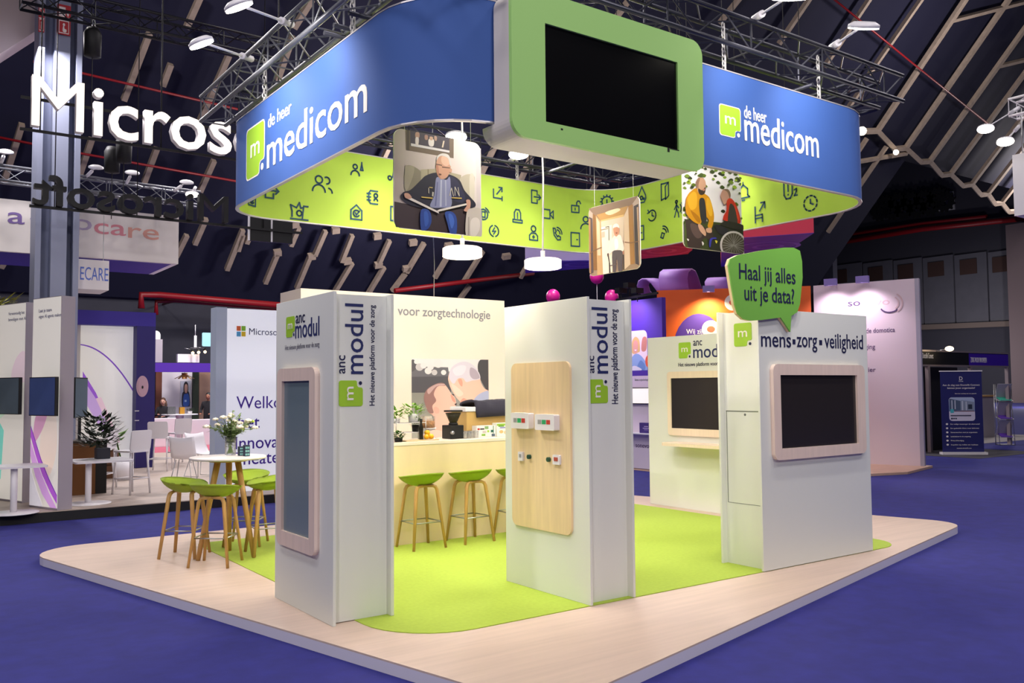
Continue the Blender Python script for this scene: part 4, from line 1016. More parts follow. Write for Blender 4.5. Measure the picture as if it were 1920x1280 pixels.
# vase of flowers on the table
fv = at(432, 853, z=1.073)
vs = thing('flower_vase', 'glass vase of white and lime flowers on the round bar table', 'vase of flowers', fv)
m = MB(); m.lathe([(0,0.001),(0.055,0.001),(0.058,0.01),(0.058,0.15),(0.064,0.20),(0.061,0.20),(0.054,0.15),(0.054,0.012),(0,0.012)], fv, 20); m.build('vase', M_glass, vs)
rr = random.Random(11)
m = MB(); tips = []
for k in range(34):
    a = 2*PI*rr.random(); r0 = rr.uniform(0.0, 0.035); R1 = rr.uniform(0.04, 0.27); h = rr.uniform(0.30, 0.52)*(1-0.35*(R1/0.27))
    p0 = fv+V3((-r0*math.cos(a), -r0*math.sin(a), 0.02)); p1 = fv+V3((0.02*math.cos(a), 0.02*math.sin(a), 0.19)); p2 = fv+V3((R1*math.cos(a), R1*math.sin(a), h+0.04))
    m.tube([p0, p1, (p1+p2)/2+Z*0.03, p2], 0.0035, 5); tips.append((p2, (p2-p1).normalized(), a))
m.build('stems', mat('stem_green', '6f8f3a', 0.6), vs)
m = MB()
def leaf(m, p, d, L, W):
    d = d.normalized(); s = d.cross(Z)
    if s.length < 1e-3: s = X.copy()
    s.normalize(); up_ = s.cross(d)
    m.face([p, p+d*L*.4+s*W-up_*0.1*W, p+d*L, p+d*L*.4-s*W-up_*0.1*W])
for p, d, a in tips:
    for k in range(10):
        q0 = p - d*rr.uniform(0.02, 0.26); dd = V3((rr.uniform(-1,1), rr.uniform(-1,1), rr.uniform(-.3,.8)))
        leaf(m, q0, dd, rr.uniform(0.05, 0.10), rr.uniform(0.014, 0.025))
m.build('foliage', mat('bouquet_leaf', '76875a', 0.6, noise=0.3, nscale=20), vs)['kind'] = 'stuff'
M_petal = mat('petal_cream', 'f3ead2', 0.6); M_petlime = mat('petal_lime', 'b9d338', 0.6)
for i, (p, d, a) in enumerate(tips[:20]):
    m = MB(); rad = rr.uniform(0.026, 0.042)
    for k in range(9):
        t = 2*PI*k/9; e = V3((math.cos(t), math.sin(t), 0.25+0.3*(k % 2))).normalized()
        m.sphere(p+e*rad*0.55, rad*0.6, 8, sz=0.7)
    m.sphere(p+Z*rad*0.3, rad*0.5, 8)
    m.build('blossom', M_petlime if i in (3, 9) else M_petal, vs)
# two little stacks of cards beside the vase
for (px, py, lab, hh) in ((452, 854, 'small dark card box beside the flower vase, the left one', 0.10), (462, 855, 'small dark card box beside the flower vase, the right one', 0.12)):
    c = at(px, py, z=1.073)
    t = thing('card_box', lab, 'card box', c)
    m = MB(); m.box(c.x-0.028, c.x+0.028, c.y-0.03, c.y+0.03, 1.0735, 1.0735+hh, 0.003); m.build('box', mat('card_navy', '1f2c44', 0.5), t)
    m = MB()
    for k in range(3):
        for j in range(2): m.box(c.x-0.022+0.024*j, c.x-0.002+0.024*j, c.y-0.0315, c.y-0.0302, 1.083+hh*0.3*k, 1.083+hh*0.3*k+hh*0.18)
    m.build('printed_squares', mat('card_mint', '7fb8b0', 0.5), t)

# ------------------------------------------------------------------ things on the counter
ZC = 1.171
def on(px, yv=9.2): p = at(px, 824, y=yv); return V3((p.x, yv, ZC))
# wire plant shelf
c = on(757, 9.3)
ws = thing('wire_shelf', 'thin metal two-tier plant shelf at the left end of the counter', 'shelf', c)
hA = at(757, 792, y=9.3).z-ZC; w_ = 0.30
m = MB()
for dx in (-w_/2, w_/2+0.1):
    for dy in (-0.09, 0.09): m.tube([(c.x+dx, c.y+dy, ZC), (c.x+dx, c.y+dy, ZC+hA+0.06)], 0.005, 6)
m.build('upright', M_steel, ws)
for zz in (0.10, hA):
    m = MB(); m.box(c.x-w_/2, c.x+w_/2+0.1, c.y-0.1, c.y+0.1, ZC+zz-0.006, ZC+zz); m.build('shelf_board', M_whitepl, ws)
def bush(parent, c, n, rad, hgt, L, W, mm, seed, name='foliage'):
    r_ = random.Random(seed); m = MB()
    for k in range(n):
        a = 2*PI*r_.random(); rr_ = rad*math.sqrt(r_.random()); z = r_.uniform(0, hgt)
        p = V3(c)+V3((rr_*math.cos(a)*0.7, rr_*math.sin(a)*0.7, z))
        leaf(m, p, V3((math.cos(a), math.sin(a), r_.uniform(-.4, .9))), L*r_.uniform(.7, 1.3), W)
    o = m.build(name, mm, parent); o['kind'] = 'stuff'; return o
def potted(label, c, r, h, potm, n, rad, hgt, L, W, mm, seed):
    t = thing('potted_plant', label, 'potted plant', c)
    m = MB(); m.lathe([(0,0.001),(r*.85,0.001),(r,h),(r*.93,h),(r*.9,h*.85),(0,h*.85)], c, 20); m.build('pot', potm, t)
    bush(t, V3(c)+Z*h*.9, n, rad, hgt, L, W, mm, seed)
potted('trailing green plant in a white pot on top of the wire shelf', V3((c.x+0.13, c.y, ZC+hA+0.001)), 0.065, 0.10, M_whitepl, 110, 0.17, 0.12, 0.06, 0.018, mat('leaf_fresh', '7aa83a', 0.6, noise=0.25, nscale=30), 1)
potted('bushy green plant on top of the wire shelf, left of the white pot', V3((c.x-0.10, c.y, ZC+hA+0.001)), 0.05, 0.05, M_whitepl, 80, 0.13, 0.12, 0.06, 0.018, MATS['leaf_fresh'], 2)
c2 = on(776, 9.22)
potted('small plant in a black pot beside the tall black bottle', V3((c.x+0.16, c.y, ZC+0.101)), 0.045, 0.08, M_black, 70, 0.06, 0.09, 0.05, 0.010, M_leaf, 4)
potted('low dark green herb at the counter edge under the wire shelf', on(747, 9.1), 0.05, 0.05, M_black, 70, 0.08, 0.07, 0.05, 0.015, mat('leaf_mid', '3f6a22', 0.6, noise=0.25, nscale=30), 5)
c = on(789.5, 9.15); zt = at(789.5, 785, y=9.15).z-ZC
bt = thing('bottle', 'tall slim black bottle between the plants and the lemons', 'bottle', c)
m = MB(); m.lathe([(0,0.001),(0.024,0.001),(0.026,0.01),(0.026,zt*.6),(0.02,zt*.7),(0.014,zt*.78),(0.014,zt*.93),(0,zt*.93)], c, 16); m.build('body', mat('bottle_black', '15140f', 0.2), bt)
m = MB(); m.lathe([(0.0145,zt*.86),(0.016,zt*.86),(0.016,zt),(0,zt)], c, 16); m.build('cap', M_black, bt)
pl_ = on(797, 9.14)
ts = thing('serving_board', 'small wooden board under the lemons and herbs', 'board', pl_)
m = MB(); m.slab(rrect(-0.30, 0.16, -0.08, 0.08, 0.03, 4), V3(pl_), X, Y, Z, 0.014); m.build('board', M_birch, ts)
for (dx, dy, dz, lab) in ((0.01, -0.02, 0, 'yellow lemon on the wooden board, left one'), (0.075, -0.01, 0, 'yellow lemon on the wooden board, right one'), (0.04, 0.02, 0.045, 'yellow lemon lying on top of the other two')):
    t = MB(); t.sphere(V3(pl_)+V3((dx, dy, 0.015+0.032+dz)), 0.032, 12, sx=1.15)
    tag(t.build('lemon', mat('lemon_yellow', 'f2b91c', 0.5)), lab, 'lemon')
c = on(803, 9.42)
bk_ = thing('snack_jar', 'glass jar of nuts on a white stand behind the lemons', 'jar', c)
zj = at(803, 803, y=9.42).z-ZC
m = MB(); m.lathe([(0,0),(0.09,0),(0.09,0.01),(0.02,0.02),(0.02,zj-0.01),(0.10,zj),(0.10,zj+0.008),(0,zj+0.008)], c, 20); m.build('stand', M_whitepl, bk_)
m = MB(); m.lathe([(0,zj+0.009),(0.075,zj+0.009),(0.08,zj+0.09),(0,zj+0.095)], c, 16); m.build('contents', mat('nuts', 'b07a44', 0.7, noise=0.4, nscale=60), bk_)
m = MB(); m.lathe([(0.083,zj+0.009),(0.086,zj+0.15),(0,zj+0.155)], c, 16); m.build('glass', M_glass, bk_)
# coffee grinder
c = on(850, 9.25); s_ = (at(863, 824, y=9.25).x-at(838, 824, y=9.25).x)/2; k_ = at(850, 768, y=9.25).z-ZC
gr = thing('coffee_grinder', 'black coffee grinder with a clear bean hopper on the counter', 'coffee grinder', c)
m = MB(); m.box(c.x-s_, c.x+s_, c.y-0.09, c.y+0.11, ZC+0.001, ZC+k_*.47, 0.012); m.build('body', M_black, gr)
m = MB(); m.lathe([(0,k_*.47),(0.06,k_*.47),(0.055,k_*.55),(0,k_*.55)], c, 16); m.build('collar', M_black, gr)
m = MB(); m.lathe([(0.045,k_*.55),(0.10,k_*.9),(0.095,k_*.9),(0.04,k_*.56)], c, 20); m.build('hopper', mat('hopper_smoke', '4a4630', 0.15, trans=0.5, alpha=0.75), gr)
m = MB(); m.lathe([(0,k_*.55),(0.044,k_*.56),(0.075,k_*.78),(0,k_*.79)], c, 16); m.build('beans', mat('beans', '3a2a18', 0.6, noise=0.4, nscale=90), gr)
m = MB(); m.lathe([(0,k_*.93),(0.115,k_*.93),(0.115,k_*.99),(0,k_*.99)], c, 20); m.build('lid', M_black, gr)
m = MB(); m.lathe([(0,0),(0.022,0),(0.022,0.03),(0,0.03)], (0,0,0), 12)
bmesh.ops.rotate(m.bm, verts=m.bm.verts, cent=(0,0,0), matrix=Matrix.Rotation(PI/2, 3, 'X')); bmesh.ops.translate(m.bm, verts=m.bm.verts, vec=(c.x-s_*.8, c.y-0.09, ZC+k_*.22)); m.build('knob', M_steel, gr)
# coffee machine with a dark jacket lying on it
xa, xb = at(862, 800, y=9.5).x, at(962, 800, y=9.5).x
za, zb = at(880, 815, y=9.5).z, at(880, 771, y=9.5).z
cm = thing('coffee_machine', 'large pale wood-clad coffee machine behind the grinder', 'coffee machine', ((xa+xb)/2, 9.5, ZC))
m = MB(); m.box(xa, xb+0.25, 9.34, 9.70, zb-0.24, zb, 0.015); m.build('body', mat('machine_wood', 'c9a562', 0.5, noise=0.08, nscale=4), cm)
m = MB(); m.box(xa, xb+0.2, 9.45, 9.70, ZC+0.03, zb-0.241); m.build('back_panel', M_whitepl, cm)
m = MB(); m.box(xa, xb+0.2, 9.36, 9.70, ZC, ZC+0.03); m.build('drip_tray', M_steel, cm)
m = MB(); m.box(xa-0.02, xa+0.14, 9.33, 9.70, zb+0.001, zb+0.06, 0.01); m.build('top_cover', M_whitepl, cm)
for k in range(2):
    m = MB(); m.tube([(xa+0.28+0.3*k, 9.40, zb-0.241), (xa+0.28+0.3*k, 9.40, zb-0.31)], 0.03, 12); m.build('group_head', M_steel, cm)
jk = MB(); nx_, ny_ = 26, 8; grid = []
r_ = random.Random(9)
for i in range(nx_+1):
    row = []
    for j in range(ny_+1):
        u_ = i/nx_; v_ = j/ny_; x = xa+0.13+u_*(xb-xa+0.15); 
        ang = -0.5+v_*(PI*0.5+1.2); yy = 9.50-0.19*math.cos(v_*PI); zz = zb+0.055+0.05*math.sin(v_*PI)+0.02*math.sin(u_*14+v_*3)+0.012*math.sin(u_*31+v_*7)
        if v_ < 0.2: zz = zb+0.055-(0.2-v_)*0.5-0.03*(1-u_)
        row.append(jk.bm.verts.new((x, yy, zz)))
    grid.append(row)
for i in range(nx_):
    for j in range(ny_): jk.bm.faces.new((grid[i][j], grid[i+1][j], grid[i+1][j+1], grid[i][j+1])).smooth = True
o = jk.build('jacket', mat('jacket_navy', '24222f', 0.9)); md = o.modifiers.new('thick', 'SOLIDIFY'); md.thickness = 0.03; md.offset = 1
tag(o, 'dark jacket lying crumpled on top of the coffee machine', 'jacket')
# cup tray and little boxes
for i in range(5):
    c = V3((xa+0.19+0.085*i, 9.40, zb+0.07))
for i, px in enumerate((872, 879, 886, 893)):
    c = on(px, 9.16); t = MB(); t.lathe([(0,0.001),(0.026,0.001),(0.032,0.09),(0.030,0.09),(0.024,0.006),(0,0.006)], c, 14)
    tag(t.build('glass_cup', M_glass), 'small clear glass in a row beside the coffee grinder', 'glass', 'glasses beside the grinder')
bx_ = on(916, 9.2); wA = (at(930, 824, y=9.2).x-at(895, 824, y=9.2).x)
for lab, p0, p1, zz0, zz1, cA in (('white box with small printed marks on the counter right of the glasses', 894, 929, 824, 797, 'f2eee6'), ('white drinks box with green print at the right end of the counter', 932, 958, 824, 792, 'eef0e2')):
    A, B = at(p0, zz0, y=9.22), at(p1, zz1, y=9.22)
    t = thing('printed_box', lab, 'box', (A.x, 9.22, ZC))
    m = MB(); m.box(A.x, B.x, 9.22, 9.33, ZC+0.001, B.z, 0.004); m.build('carton', mat('carton_'+cA, cA, 0.5), t)
    ww, hh = B.x-A.x, B.z-ZC; r_ = random.Random(p0); Ls = []
    if p0 < 900:
        Ls = [('b03028', ell(.1,.72,.07,.09,12)), ('2c2c2c', R(.18,.66,.40,.78)), ('7fa86a', R(.42,.7,.62,.95)), ('4a7a3a', R(.86,.3,.9,.98)), ('9cc83c', R(.55,.42,.66,.6)), ('1f5a4a', R(.74,.4,.9,.62)), ('c8c0b8', R(.3,.36,.5,.56)), ('8cb84c', R(.25,.12,.45,.3)), ('4a5a6a', R(.78,.05,.96,.28))]
    else:
        Ls = [('8cb83c', R(0,.8,1,.95)), ('6a9a3a', R(.1,.72,.5,.84)), ('8a8ac0', R(.2,.6,.9,.7)), ('e8b878', ell(.3,.35,.15,.12,12)), ('e8c898', ell(.65,.3,.18,.14,12))]
    picture('printed_marks', t, (A.x, 9.22, ZC), X, Z, ww, hh, Ls)

# ------------------------------------------------------------------ neighbouring stand on the left
ZB = 0.06
def bf(px, py): return at(px, py, z=ZB)
nf = thing('neighbour_platform', 'raised plank floor with a black edge under the neighbouring stand at left', 'platform', (0, 19, FL))
m = MB(); m.box(-9, 8.5, 14.36, 26.0, ZB-0.012, ZB); m.build('plank_top', mat('grey_oak_planks', 'b9a89c', 0.5, noise=0.12, nscale=3, stretch=(0.4, 6, 1)), nf)
m = MB(); m.box(-9, 8.5, 14.35, 26.0, FL+0.001, ZB-0.0125); m.build('edge', mat('edge_black', '0b0b10', 0.7), nf)
M_plit = print_mat('print_emissive', 0.5, 0.38)  # print emits its own colour, lifting the dim panels and backdrop
def graphic(label, N, F, xw, top, layers, lines):
    u = V3((N.x-F.x, N.y-F.y, 0)); L = u.length; u.normalize(); n = u.cross(Z)
    t = thing('graphic_panel', label, 'graphic panel', V3(((N.x+F.x)/2, (N.y+F.y)/2, ZB)))
    F0 = V3((F.x, F.y, 0))
    m = MB(); m.slab([(0, ZB+0.002), (L, ZB+0.002), (L, top), (0, top)], F0-n*xw, u, Z, n, xw); m.build('panel', M_side, t)
    picture('graphic_print', t, F0+Z*(ZB+0.03), u, Z, L, top-ZB-0.04, layers, lift=0.001, m=M_plit)
    for s, px0, px1, sz in lines:
        o_ = F0+n*0.006; P, Q = atplane(*px0, o_, n), atplane(*px1, o_, n)
        lettering(s, t, mat('slate_ink', '6a6a90', 0.6), V3((P.x, P.y, (P.z+Q.z)/2)), u, Z, sz, width=(Q-P).length, depth=0.002)
    return t, F0, u, n, L
N2, F2, S2 = bf(107.5, 957), bf(55, 950), bf(135, 954)
cream_l = [('e9e4da', R(0,0,1,1))]
sw = [('f0d8c8', smooth([(.35,.2),(.7,.15),(.95,.3),(.8,.5),(.45,.47)]), 'ecdcd0'), ('d8a0c0', smooth([(.1,.30),(.4,.36),(.6,.45),(.4,.46),(.15,.42)])), ('e0b090', smooth([(.35,.50),(.5,.52),(.45,.57),(.3,.55)])),
      ('b25ad0', [(0,.33),(.2,.24),(.45,.15),(.75,.07),(.98,.02),(.98,.06),(.7,.13),(.4,.22),(.2,.30),(0,.38)]), ('d9a6e4', [(0,.24),(.2,.14),(.45,.06),(.75,.0),(.98,.0),(.7,.07),(.4,.16),(.15,.25),(0,.31)]), ('7a3ab0', [(0,.375),(.2,.295),(.4,.215),(.7,.125),(.98,.055),(.98,.062),(.7,.135),(.4,.226),(.2,.305),(0,.385)]), ('eeeaf2', [(0,.19),(.25,.08),(.5,.0),(0,.0)])]
_, G0, gu, gn, gL = graphic('white and pink swirl graphic panel nearest the black platform edge', N2, F2, 0.215, 3.2, cream_l+sw, [('Laat je team', (73,586), (97,583), 0.05), ('eigen AI agents maken', (73,597), (115,592), 0.05)])
N1 = bf(41, 943); F1 = N1-gu*1.35
sw1 = [('bfe8c8', smooth([(.0,.35),(.4,.4),(.9,.52),(.8,.62),(.3,.58),(0,.5)]), 'e6e8da'), ('7fd8c8', [(0,.08),(.5,.1),(.55,.35),(.3,.45),(0,.42)]), ('e8d0d8', smooth([(.7,.62),(1,.6),(1,.75),(.8,.72)]))]
_, H0, hu, hn, hL = graphic('white and mint graphic panel at the left edge, behind the pink swirl one', N1, F1, 0.215, 3.2, cream_l+sw1, [('Vereenvoudig het', (16,592), (46,587), 0.05), ('beveiligen met AI', (16,603), (49,598), 0.05)])
M_monblue = mat('monitor_blue', '4c5f92', 0.3, noise=0.1, nscale=3)
def monitor(label, o_, u, n, pa, pb, glass, dist=0.16):
    o_ = o_+n*dist; A, B = atplane(*pa, o_, n), atplane(*pb, o_, n); c = (A+B)/2; w_, h_ = (B-A).dot(u)/2, (B.z-A.z)/2
    t = thing('monitor', label, 'monitor', c)
    m = MB(); m.obox(c-n*0.025, u, n, Z, w_, 0.025, h_); cs_ = m.build('casing', M_black, t)
    m = MB(); m.obox(c+n*0.002, u, n, Z, w_-0.012, 0.0015, h_-0.012); m.build('screen', glass, t)
    m = MB(); m.obox(c-n*(0.05+(dist-0.05)/2), u, n, Z, 0.08, (dist-0.052)/2, 0.10); m.build('mount', M_black, t)
monitor('blue monitor mounted on the pink swirl graphic panel', G0, gu, gn, (54,779), (104,706), M_monblue)
monitor('grey-green monitor on the mint graphic panel at the left edge', H0, hu, hn, (-14,776), (36,707), mat('monitor_teal', '62727c', 0.3, noise=0.15, nscale=2))
t = thing('monitor', 'monitor seen edge-on right of the pink swirl panel, by the plant', 'monitor', at(150, 780, y=16.5))
c = at(150, 745, y=16.5); h_ = at(150, 708, y=16.5).z-at(150, 783, y=16.5).z
m = MB(); m.obox(c, (0.42,0.9,0), (0.9,-0.42,0), Z, 0.36, 0.022, h_/2); m.build('casing', M_black, t)
m = MB(); m.obox(c+V3((0.9,-0.42,0))*0.024, (0.42,0.9,0), (0.9,-0.42,0), Z, 0.345, 0.002, h_/2-0.02); m.build('screen', MATS['monitor_teal'], t)
m = MB(); m.bar(c-Z*(h_/2+0.001), V3((c.x, c.y, ZB+0.902)), 0.04, 0.06, Y); m.build('stand', M_black, t)
def ped_table(label, c, x0, x1, y0, y1, zt):
    t = thing('pedestal_table', label, 'table', c)
    m = MB(); m.slab(rrect(x0, x1, y0, y1, 0.04, 4), (0, 0, zt-0.03), X, Y, Z, 0.03); m.build('tabletop', M_whitepl, t)
    m = MB(); m.tube([(c.x, c.y, ZB+0.02), (c.x, c.y, zt-0.031)], 0.045, 14); m.build('pole', M_whitepl, t)
    m = MB(); m.lathe([(0,0.001),(0.33,0.001),(0.33,0.012),(0.06,0.022),(0,0.022)], c, 32); m.build('base', M_whitepl, t)
    return t
c1 = bf(25, 962)
ped_table('white pedestal table at the left edge in front of the mint panel', c1, c1.x-0.75, c1.x+0.42, c1.y-0.12, c1.y+0.5, at(60, 872, y=c1.y).z)
c2 = bf(165, 944)
ped_table('white pedestal table right of the pink swirl panel', c2, c2.x-0.22, c2.x+0.62, c2.y-0.2, c2.y+0.6, at(200, 862, y=c2.y).z)
def bar_chair(label):
    t = thing('white_bar_chair', label, 'bar chair', (0,0,0), 0, 'white bar chairs of the neighbouring stand')
    for sx in (-1, 1):
        for sy in (-1, 1):
            m = MB(); m.tube([(0.17*sx, 0.17*sy, 0.70), (0.205*sx, 0.21*sy, 0)], 0.017, 8); m.build('leg', M_whitepl, t)
    m = MB(); m.slab(rrect(-0.21, 0.21, -0.21, 0.21, 0.05, 4), (0,0,0.70), X, Y, Z, 0.03); m.build('seat', M_whitepl, t)
    m = MB()
    m.slab(rrect(-0.21, 0.21, 0.0, 0.34, 0.04, 4), (0,-0.20,0.7305), X, V3((0,-0.12,1)).normalized(), Y, 0.02); m.build('backrest', M_whitepl, t)
    m = MB()
    for a_, b_ in (((-1,-1),(1,-1)), ((1,-1),(1,1)), ((1,1),(-1,1)), ((-1,1),(-1,-1))): m.tube([(0.192*a_[0], 0.195*a_[1], 0.26), (0.192*b_[0], 0.195*b_[1], 0.26)], 0.012, 6)
    m.build('footrest', M_whitepl, t)
    return t
bc = bar_chair('white bar chair in front of the pedestal table, nearest the lime stools')
p = bf(246, 925); bc.location = p; bc.rotation_euler = (0, 0, 0.5)
for px, py, rz, lab in ((186, 915, 0.9, 'white bar chair between the pedestal table and the crate'), (300, 882, -0.5, 'white bar chair farther back, below the blue and pink floor'), (335, 868, 0.2, 'white bar chair at the far round table, left one')):
    dup(bc, bf(px, py), rz, lab)
def wire_chair(label, c, rz, mm=None):
    t = thing('wire_chair', label, 'chair', c, rz, 'white shell chairs with wire legs')
    m = MB(); N = 8
    g = [[m.bm.verts.new((0.23*(2*i/N-1), -0.24+0.48*j/N if j < 6 else -0.24+0.48*6/N+0.03*(j-6), 0.45+(0.03*(2*i/N-1)**2)+(0 if j < 5 else (j-4)*0.1))) for j in range(N+1)] for i in range(N+1)]
    for i in range(N):
        for j in range(N): m.bm.faces.new((g[i][j], g[i+1][j], g[i+1][j+1], g[i][j+1])).smooth = True
    o = m.build('shell', mm or M_whitepl, t, world=False); md = o.modifiers.new('thick', 'SOLIDIFY'); md.thickness = 0.015
    for sx in (-1, 1):
        m = MB(); m.tube([(0.12*sx, -0.1, 0.44), (0.2*sx, -0.2, 0.006), (0.2*sx, 0.22, 0.006), (0.12*sx, 0.1, 0.44)], 0.008, 6); m.build('wire_leg', M_steel, t, world=False)
    return t
wire_chair('white shell chair on wire legs behind the round bar table, left one', bf(345, 905), 2.6)
wire_chair('white shell chair on wire legs behind the round bar table, right one', bf(374, 892), 0.4)
# crate, cabinet and plant behind the panel
c = bf(192, 898)
cr = thing('wooden_crate', 'brown slatted wooden crate behind the white pedestal table', 'crate', c)
M_crate = mat('crate_wood', '6b4a34', 0.8, noise=0.2, nscale=5)
for k in range(4):
    m = MB(); z0 = ZB+0.02+0.14*k
    m.box(c.x-0.26, c.x+0.26, c.y-0.2, c.y-0.18, z0, z0+0.11); m.box(c.x-0.26, c.x+0.26, c.y+0.18, c.y+0.2, z0, z0+0.11); m.box(c.x-0.26, c.x-0.24, c.y-0.179, c.y+0.179, z0, z0+0.11); m.box(c.x+0.24, c.x+0.26, c.y-0.179, c.y+0.179, z0, z0+0.11)
    m.build('slat_ring', M_crate, cr)
for sx in (-1, 1):
    for sy in (-1, 1):
        m = MB(); m.box(c.x+0.22*sx-0.018, c.x+0.22*sx+0.018, c.y+0.16*sy-0.018, c.y+0.16*sy+0.018, ZB+0.001, ZB+0.57); m.build('corner_post', M_crate, cr)
c = V3((at(150, 745, y=16.5).x, 16.28, ZB))
cb = thing('cabinet', 'dark cabinet with an orange-brown side behind the panels', 'cabinet', c)
m = MB(); m.box(c.x-0.25, c.x+0.22, c.y, c.y+0.5, ZB+0.001, ZB+0.86); m.build('body', mat('cabinet_brown', '7a4c1e', 0.6), cb)
m = MB(); m.box(c.x-0.27, c.x+0.42, c.y-0.03, c.y+0.52, ZB+0.861, ZB+0.9); m.build('top', mat('cabinet_top', '3a2c22', 0.5), cb)
m = MB(); m.box(c.x+0.221, c.x+0.40, c.y+0.02, c.y+0.5, ZB+0.001, ZB+0.86); m.build('door', M_black, cb)
c = at(182, 806, y=15.9)
zt2 = at(200, 862, y=c2.y).z
c = V3((at(182, 800, y=15.75).x, c2.y+0.35, zt2+0.001))
bp_ = thing('potted_plant', 'dark leafy plant in a square navy pot on the white pedestal table', 'potted plant', c)
m = MB(); m.box(c.x-0.10, c.x+0.10, c.y-0.1, c.y+0.1, zt2+0.001, zt2+0.17, 0.01); m.build('pot', mat('pot_navy', '1c1f30', 0.5), bp_)
bush(bp_, c+V3((-0.05, 0, 0.18)), 260, 0.36, 0.50, 0.17, 0.035, M_leafdark, 21)
# tree top beyond the left panels
c = at(4, 600, y=19.0)
tr_ = thing('indoor_tree', 'yellow-green foliage of a tall plant at the left edge above the panels', 'plant', (c.x, c.y, ZB))
m = MB(); m.tube([(c.x-0.1, c.y, ZB+0.001), (c.x-0.1, c.y, c.z)], 0.05, 8); m.build('trunk', mat('bark', '4a3a2a', 0.9), tr_)
bush(tr_, c+V3((-0.2, 0, -0.45)), 500, 0.55, 0.85, 0.22, 0.03, mat('leaf_ochre', '7a7a2a', 0.7, noise=0.4, nscale=8), 22)
# backdrop wall with purple frame
YB = 21.5
bx0, bx1 = at(120, 600, y=YB).x, at(285, 600, y=YB).x
zt_, zs_ = at(200, 585, y=YB).z, at(200, 611, y=YB).z
bd_ = thing('backdrop_wall', 'pale backdrop wall in a deep blue-purple frame behind the pedestal tables', 'backdrop', ((bx0+bx1)/2, YB, ZB))
xr = at(249, 700, y=YB).x
m = MB(); m.box(bx0-1.5, bx1, YB-0.35, YB+0.2, zs_, zt_); m.build('top_frame', M_purple, bd_)
m = MB(); m.box(xr+0.0, bx1, YB-0.35, YB+0.2, ZB+0.001, zs_-0.001); m.build('side_frame', mat('booth_purple_dark', '2a2070', 0.6), bd_)
m = MB(); m.box(bx0-1.5, xr-0.001, YB, YB+0.15, ZB+0.001, zs_-0.001); m.build('panel', M_white2, bd_)
ox = at(150, 700, y=YB).x; wW, hH = xr-ox, zs_-ZB
def arc(p0, p1, p2, t0, t1, n=14):
    A = []; B = []
    for k in range(n+1):
        t = k/n; x = (1-t)**2*p0[0]+2*t*(1-t)*p1[0]+t*t*p2[0]; y = (1-t)**2*p0[1]+2*t*(1-t)*p1[1]+t*t*p2[1]; w2_ = t0+(t1-t0)*t
        A.append((x, y+w2_)); B.append((x, y-w2_))
    return A+B[::-1]
picture('graphic_print', bd_, (ox, YB, ZB), X, Z, wW, hH, [('e8e4da', R(0,0,1,1), ('h','e4e2e4')), ('7a4ab8', arc((0,.865),(.5,.85),(1,.55),.004,.010)),
    ('c9a8e0', [(.05,.66),(.3,.50),(.7,.18),(.55,.18),(.05,.5)]), ('9a5ad0', [(.05,.68),(.3,.53),(.5,.37),(.3,.49),(.05,.63)]), ('eecbd8', [(.3,.49),(.7,.18),(.78,.18),(.4,.5)])], lift=0.002, m=M_plit)
c = at(267, 724, y=YB-0.36)
m = MB(); m.slab(ell(c.x, c.z, 0.13, 0.24, 28), (0, YB-0.352, 0), X, Z, -Y, 0.01); m.slab(ell(c.x, c.z, 0.10, 0.19, 28), (0, YB-0.363, 0), X, Z, -Y, 0.008); m.build('round_mark', mat('mark_rose', 'd0aab8', 0.5), bd_)
m = MB(); m.slab(ell(c.x, c.z-0.02, 0.02, 0.035, 14), (0, YB-0.372, 0), X, Z, -Y, 0.006); m.build('mark_centre', M_black, bd_)
for py in (770, 788):
    p = at(258, py, y=YB-0.36); m = MB(); m.box(p.x-0.06, p.x+0.03, YB-0.37, YB-0.351, p.z-0.01, p.z+0.01); m.build('strip_light', M_whitepl, bd_)
pt = thing('potted_plant', 'two broad green leaves of a low plant behind the white bar chairs', 'potted plant', bf(228, 900))
c = bf(228, 900)
m = MB(); m.lathe([(0,0.001),(0.15,0.001),(0.18,0.35),(0,0.35)], c, 18); m.build('pot', M_whitepl, pt)
m = MB()
for px, py, qx, qy in ((217, 822, 243, 801), (219, 826, 236, 817), (215, 815, 238, 806)):
    a_, b_ = at(px, py, y=c.y), at(qx, qy, y=c.y); d = b_-a_; leaf(m, a_, d, d.length, 0.10); leaf(m, a_-Y*0.01, d+X*0.05, d.length*.8, 0.10)
    m.tube([c+Z*0.34, a_], 0.012, 5)
m.build('leaf', mat('leaf_banana', '5f8f2a', 0.5), pt)
# lettered welcome wall
YK = 15.0
kx0 = at(405, 750, y=YK).x; kz = at(410, 577, y=YK).z; kx1 = 6.6
wk = thing('welcome_wall', 'big white wall with purple welcome wording, behind the flower vase', 'graphic wall', ((kx0+kx1)/2, YK, ZB))
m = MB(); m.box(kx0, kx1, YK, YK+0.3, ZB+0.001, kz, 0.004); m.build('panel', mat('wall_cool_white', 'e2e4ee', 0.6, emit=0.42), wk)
m = MB(); m.box(kx0-0.012, kx0+0.17, YK-0.012, YK+0.29, ZB+0.001, kz+0.012); m.build('edge_profile', mat('profile_blue', 'b4c0d4', 0.5), wk)
M_wel = mat('welcome_violet', '4a2aa0', 0.6)
yw_ = YK
for s, a_, b_, sz in (('Welkom in', (443,766), (590,772), 0.20), ('het', (447,803), (512,805), 0.20), ('Innovatie', (441,842), (590,852), 0.20), ('Theater', (436,872), (560,878), 0.17)):
    P, Q = at(*a_, y=yw_), at(*b_, y=yw_)
    lettering(s, wk, M_wel, (P.x, yw_, P.z), X, Z, 0.215, sx=0.95, depth=0.004)
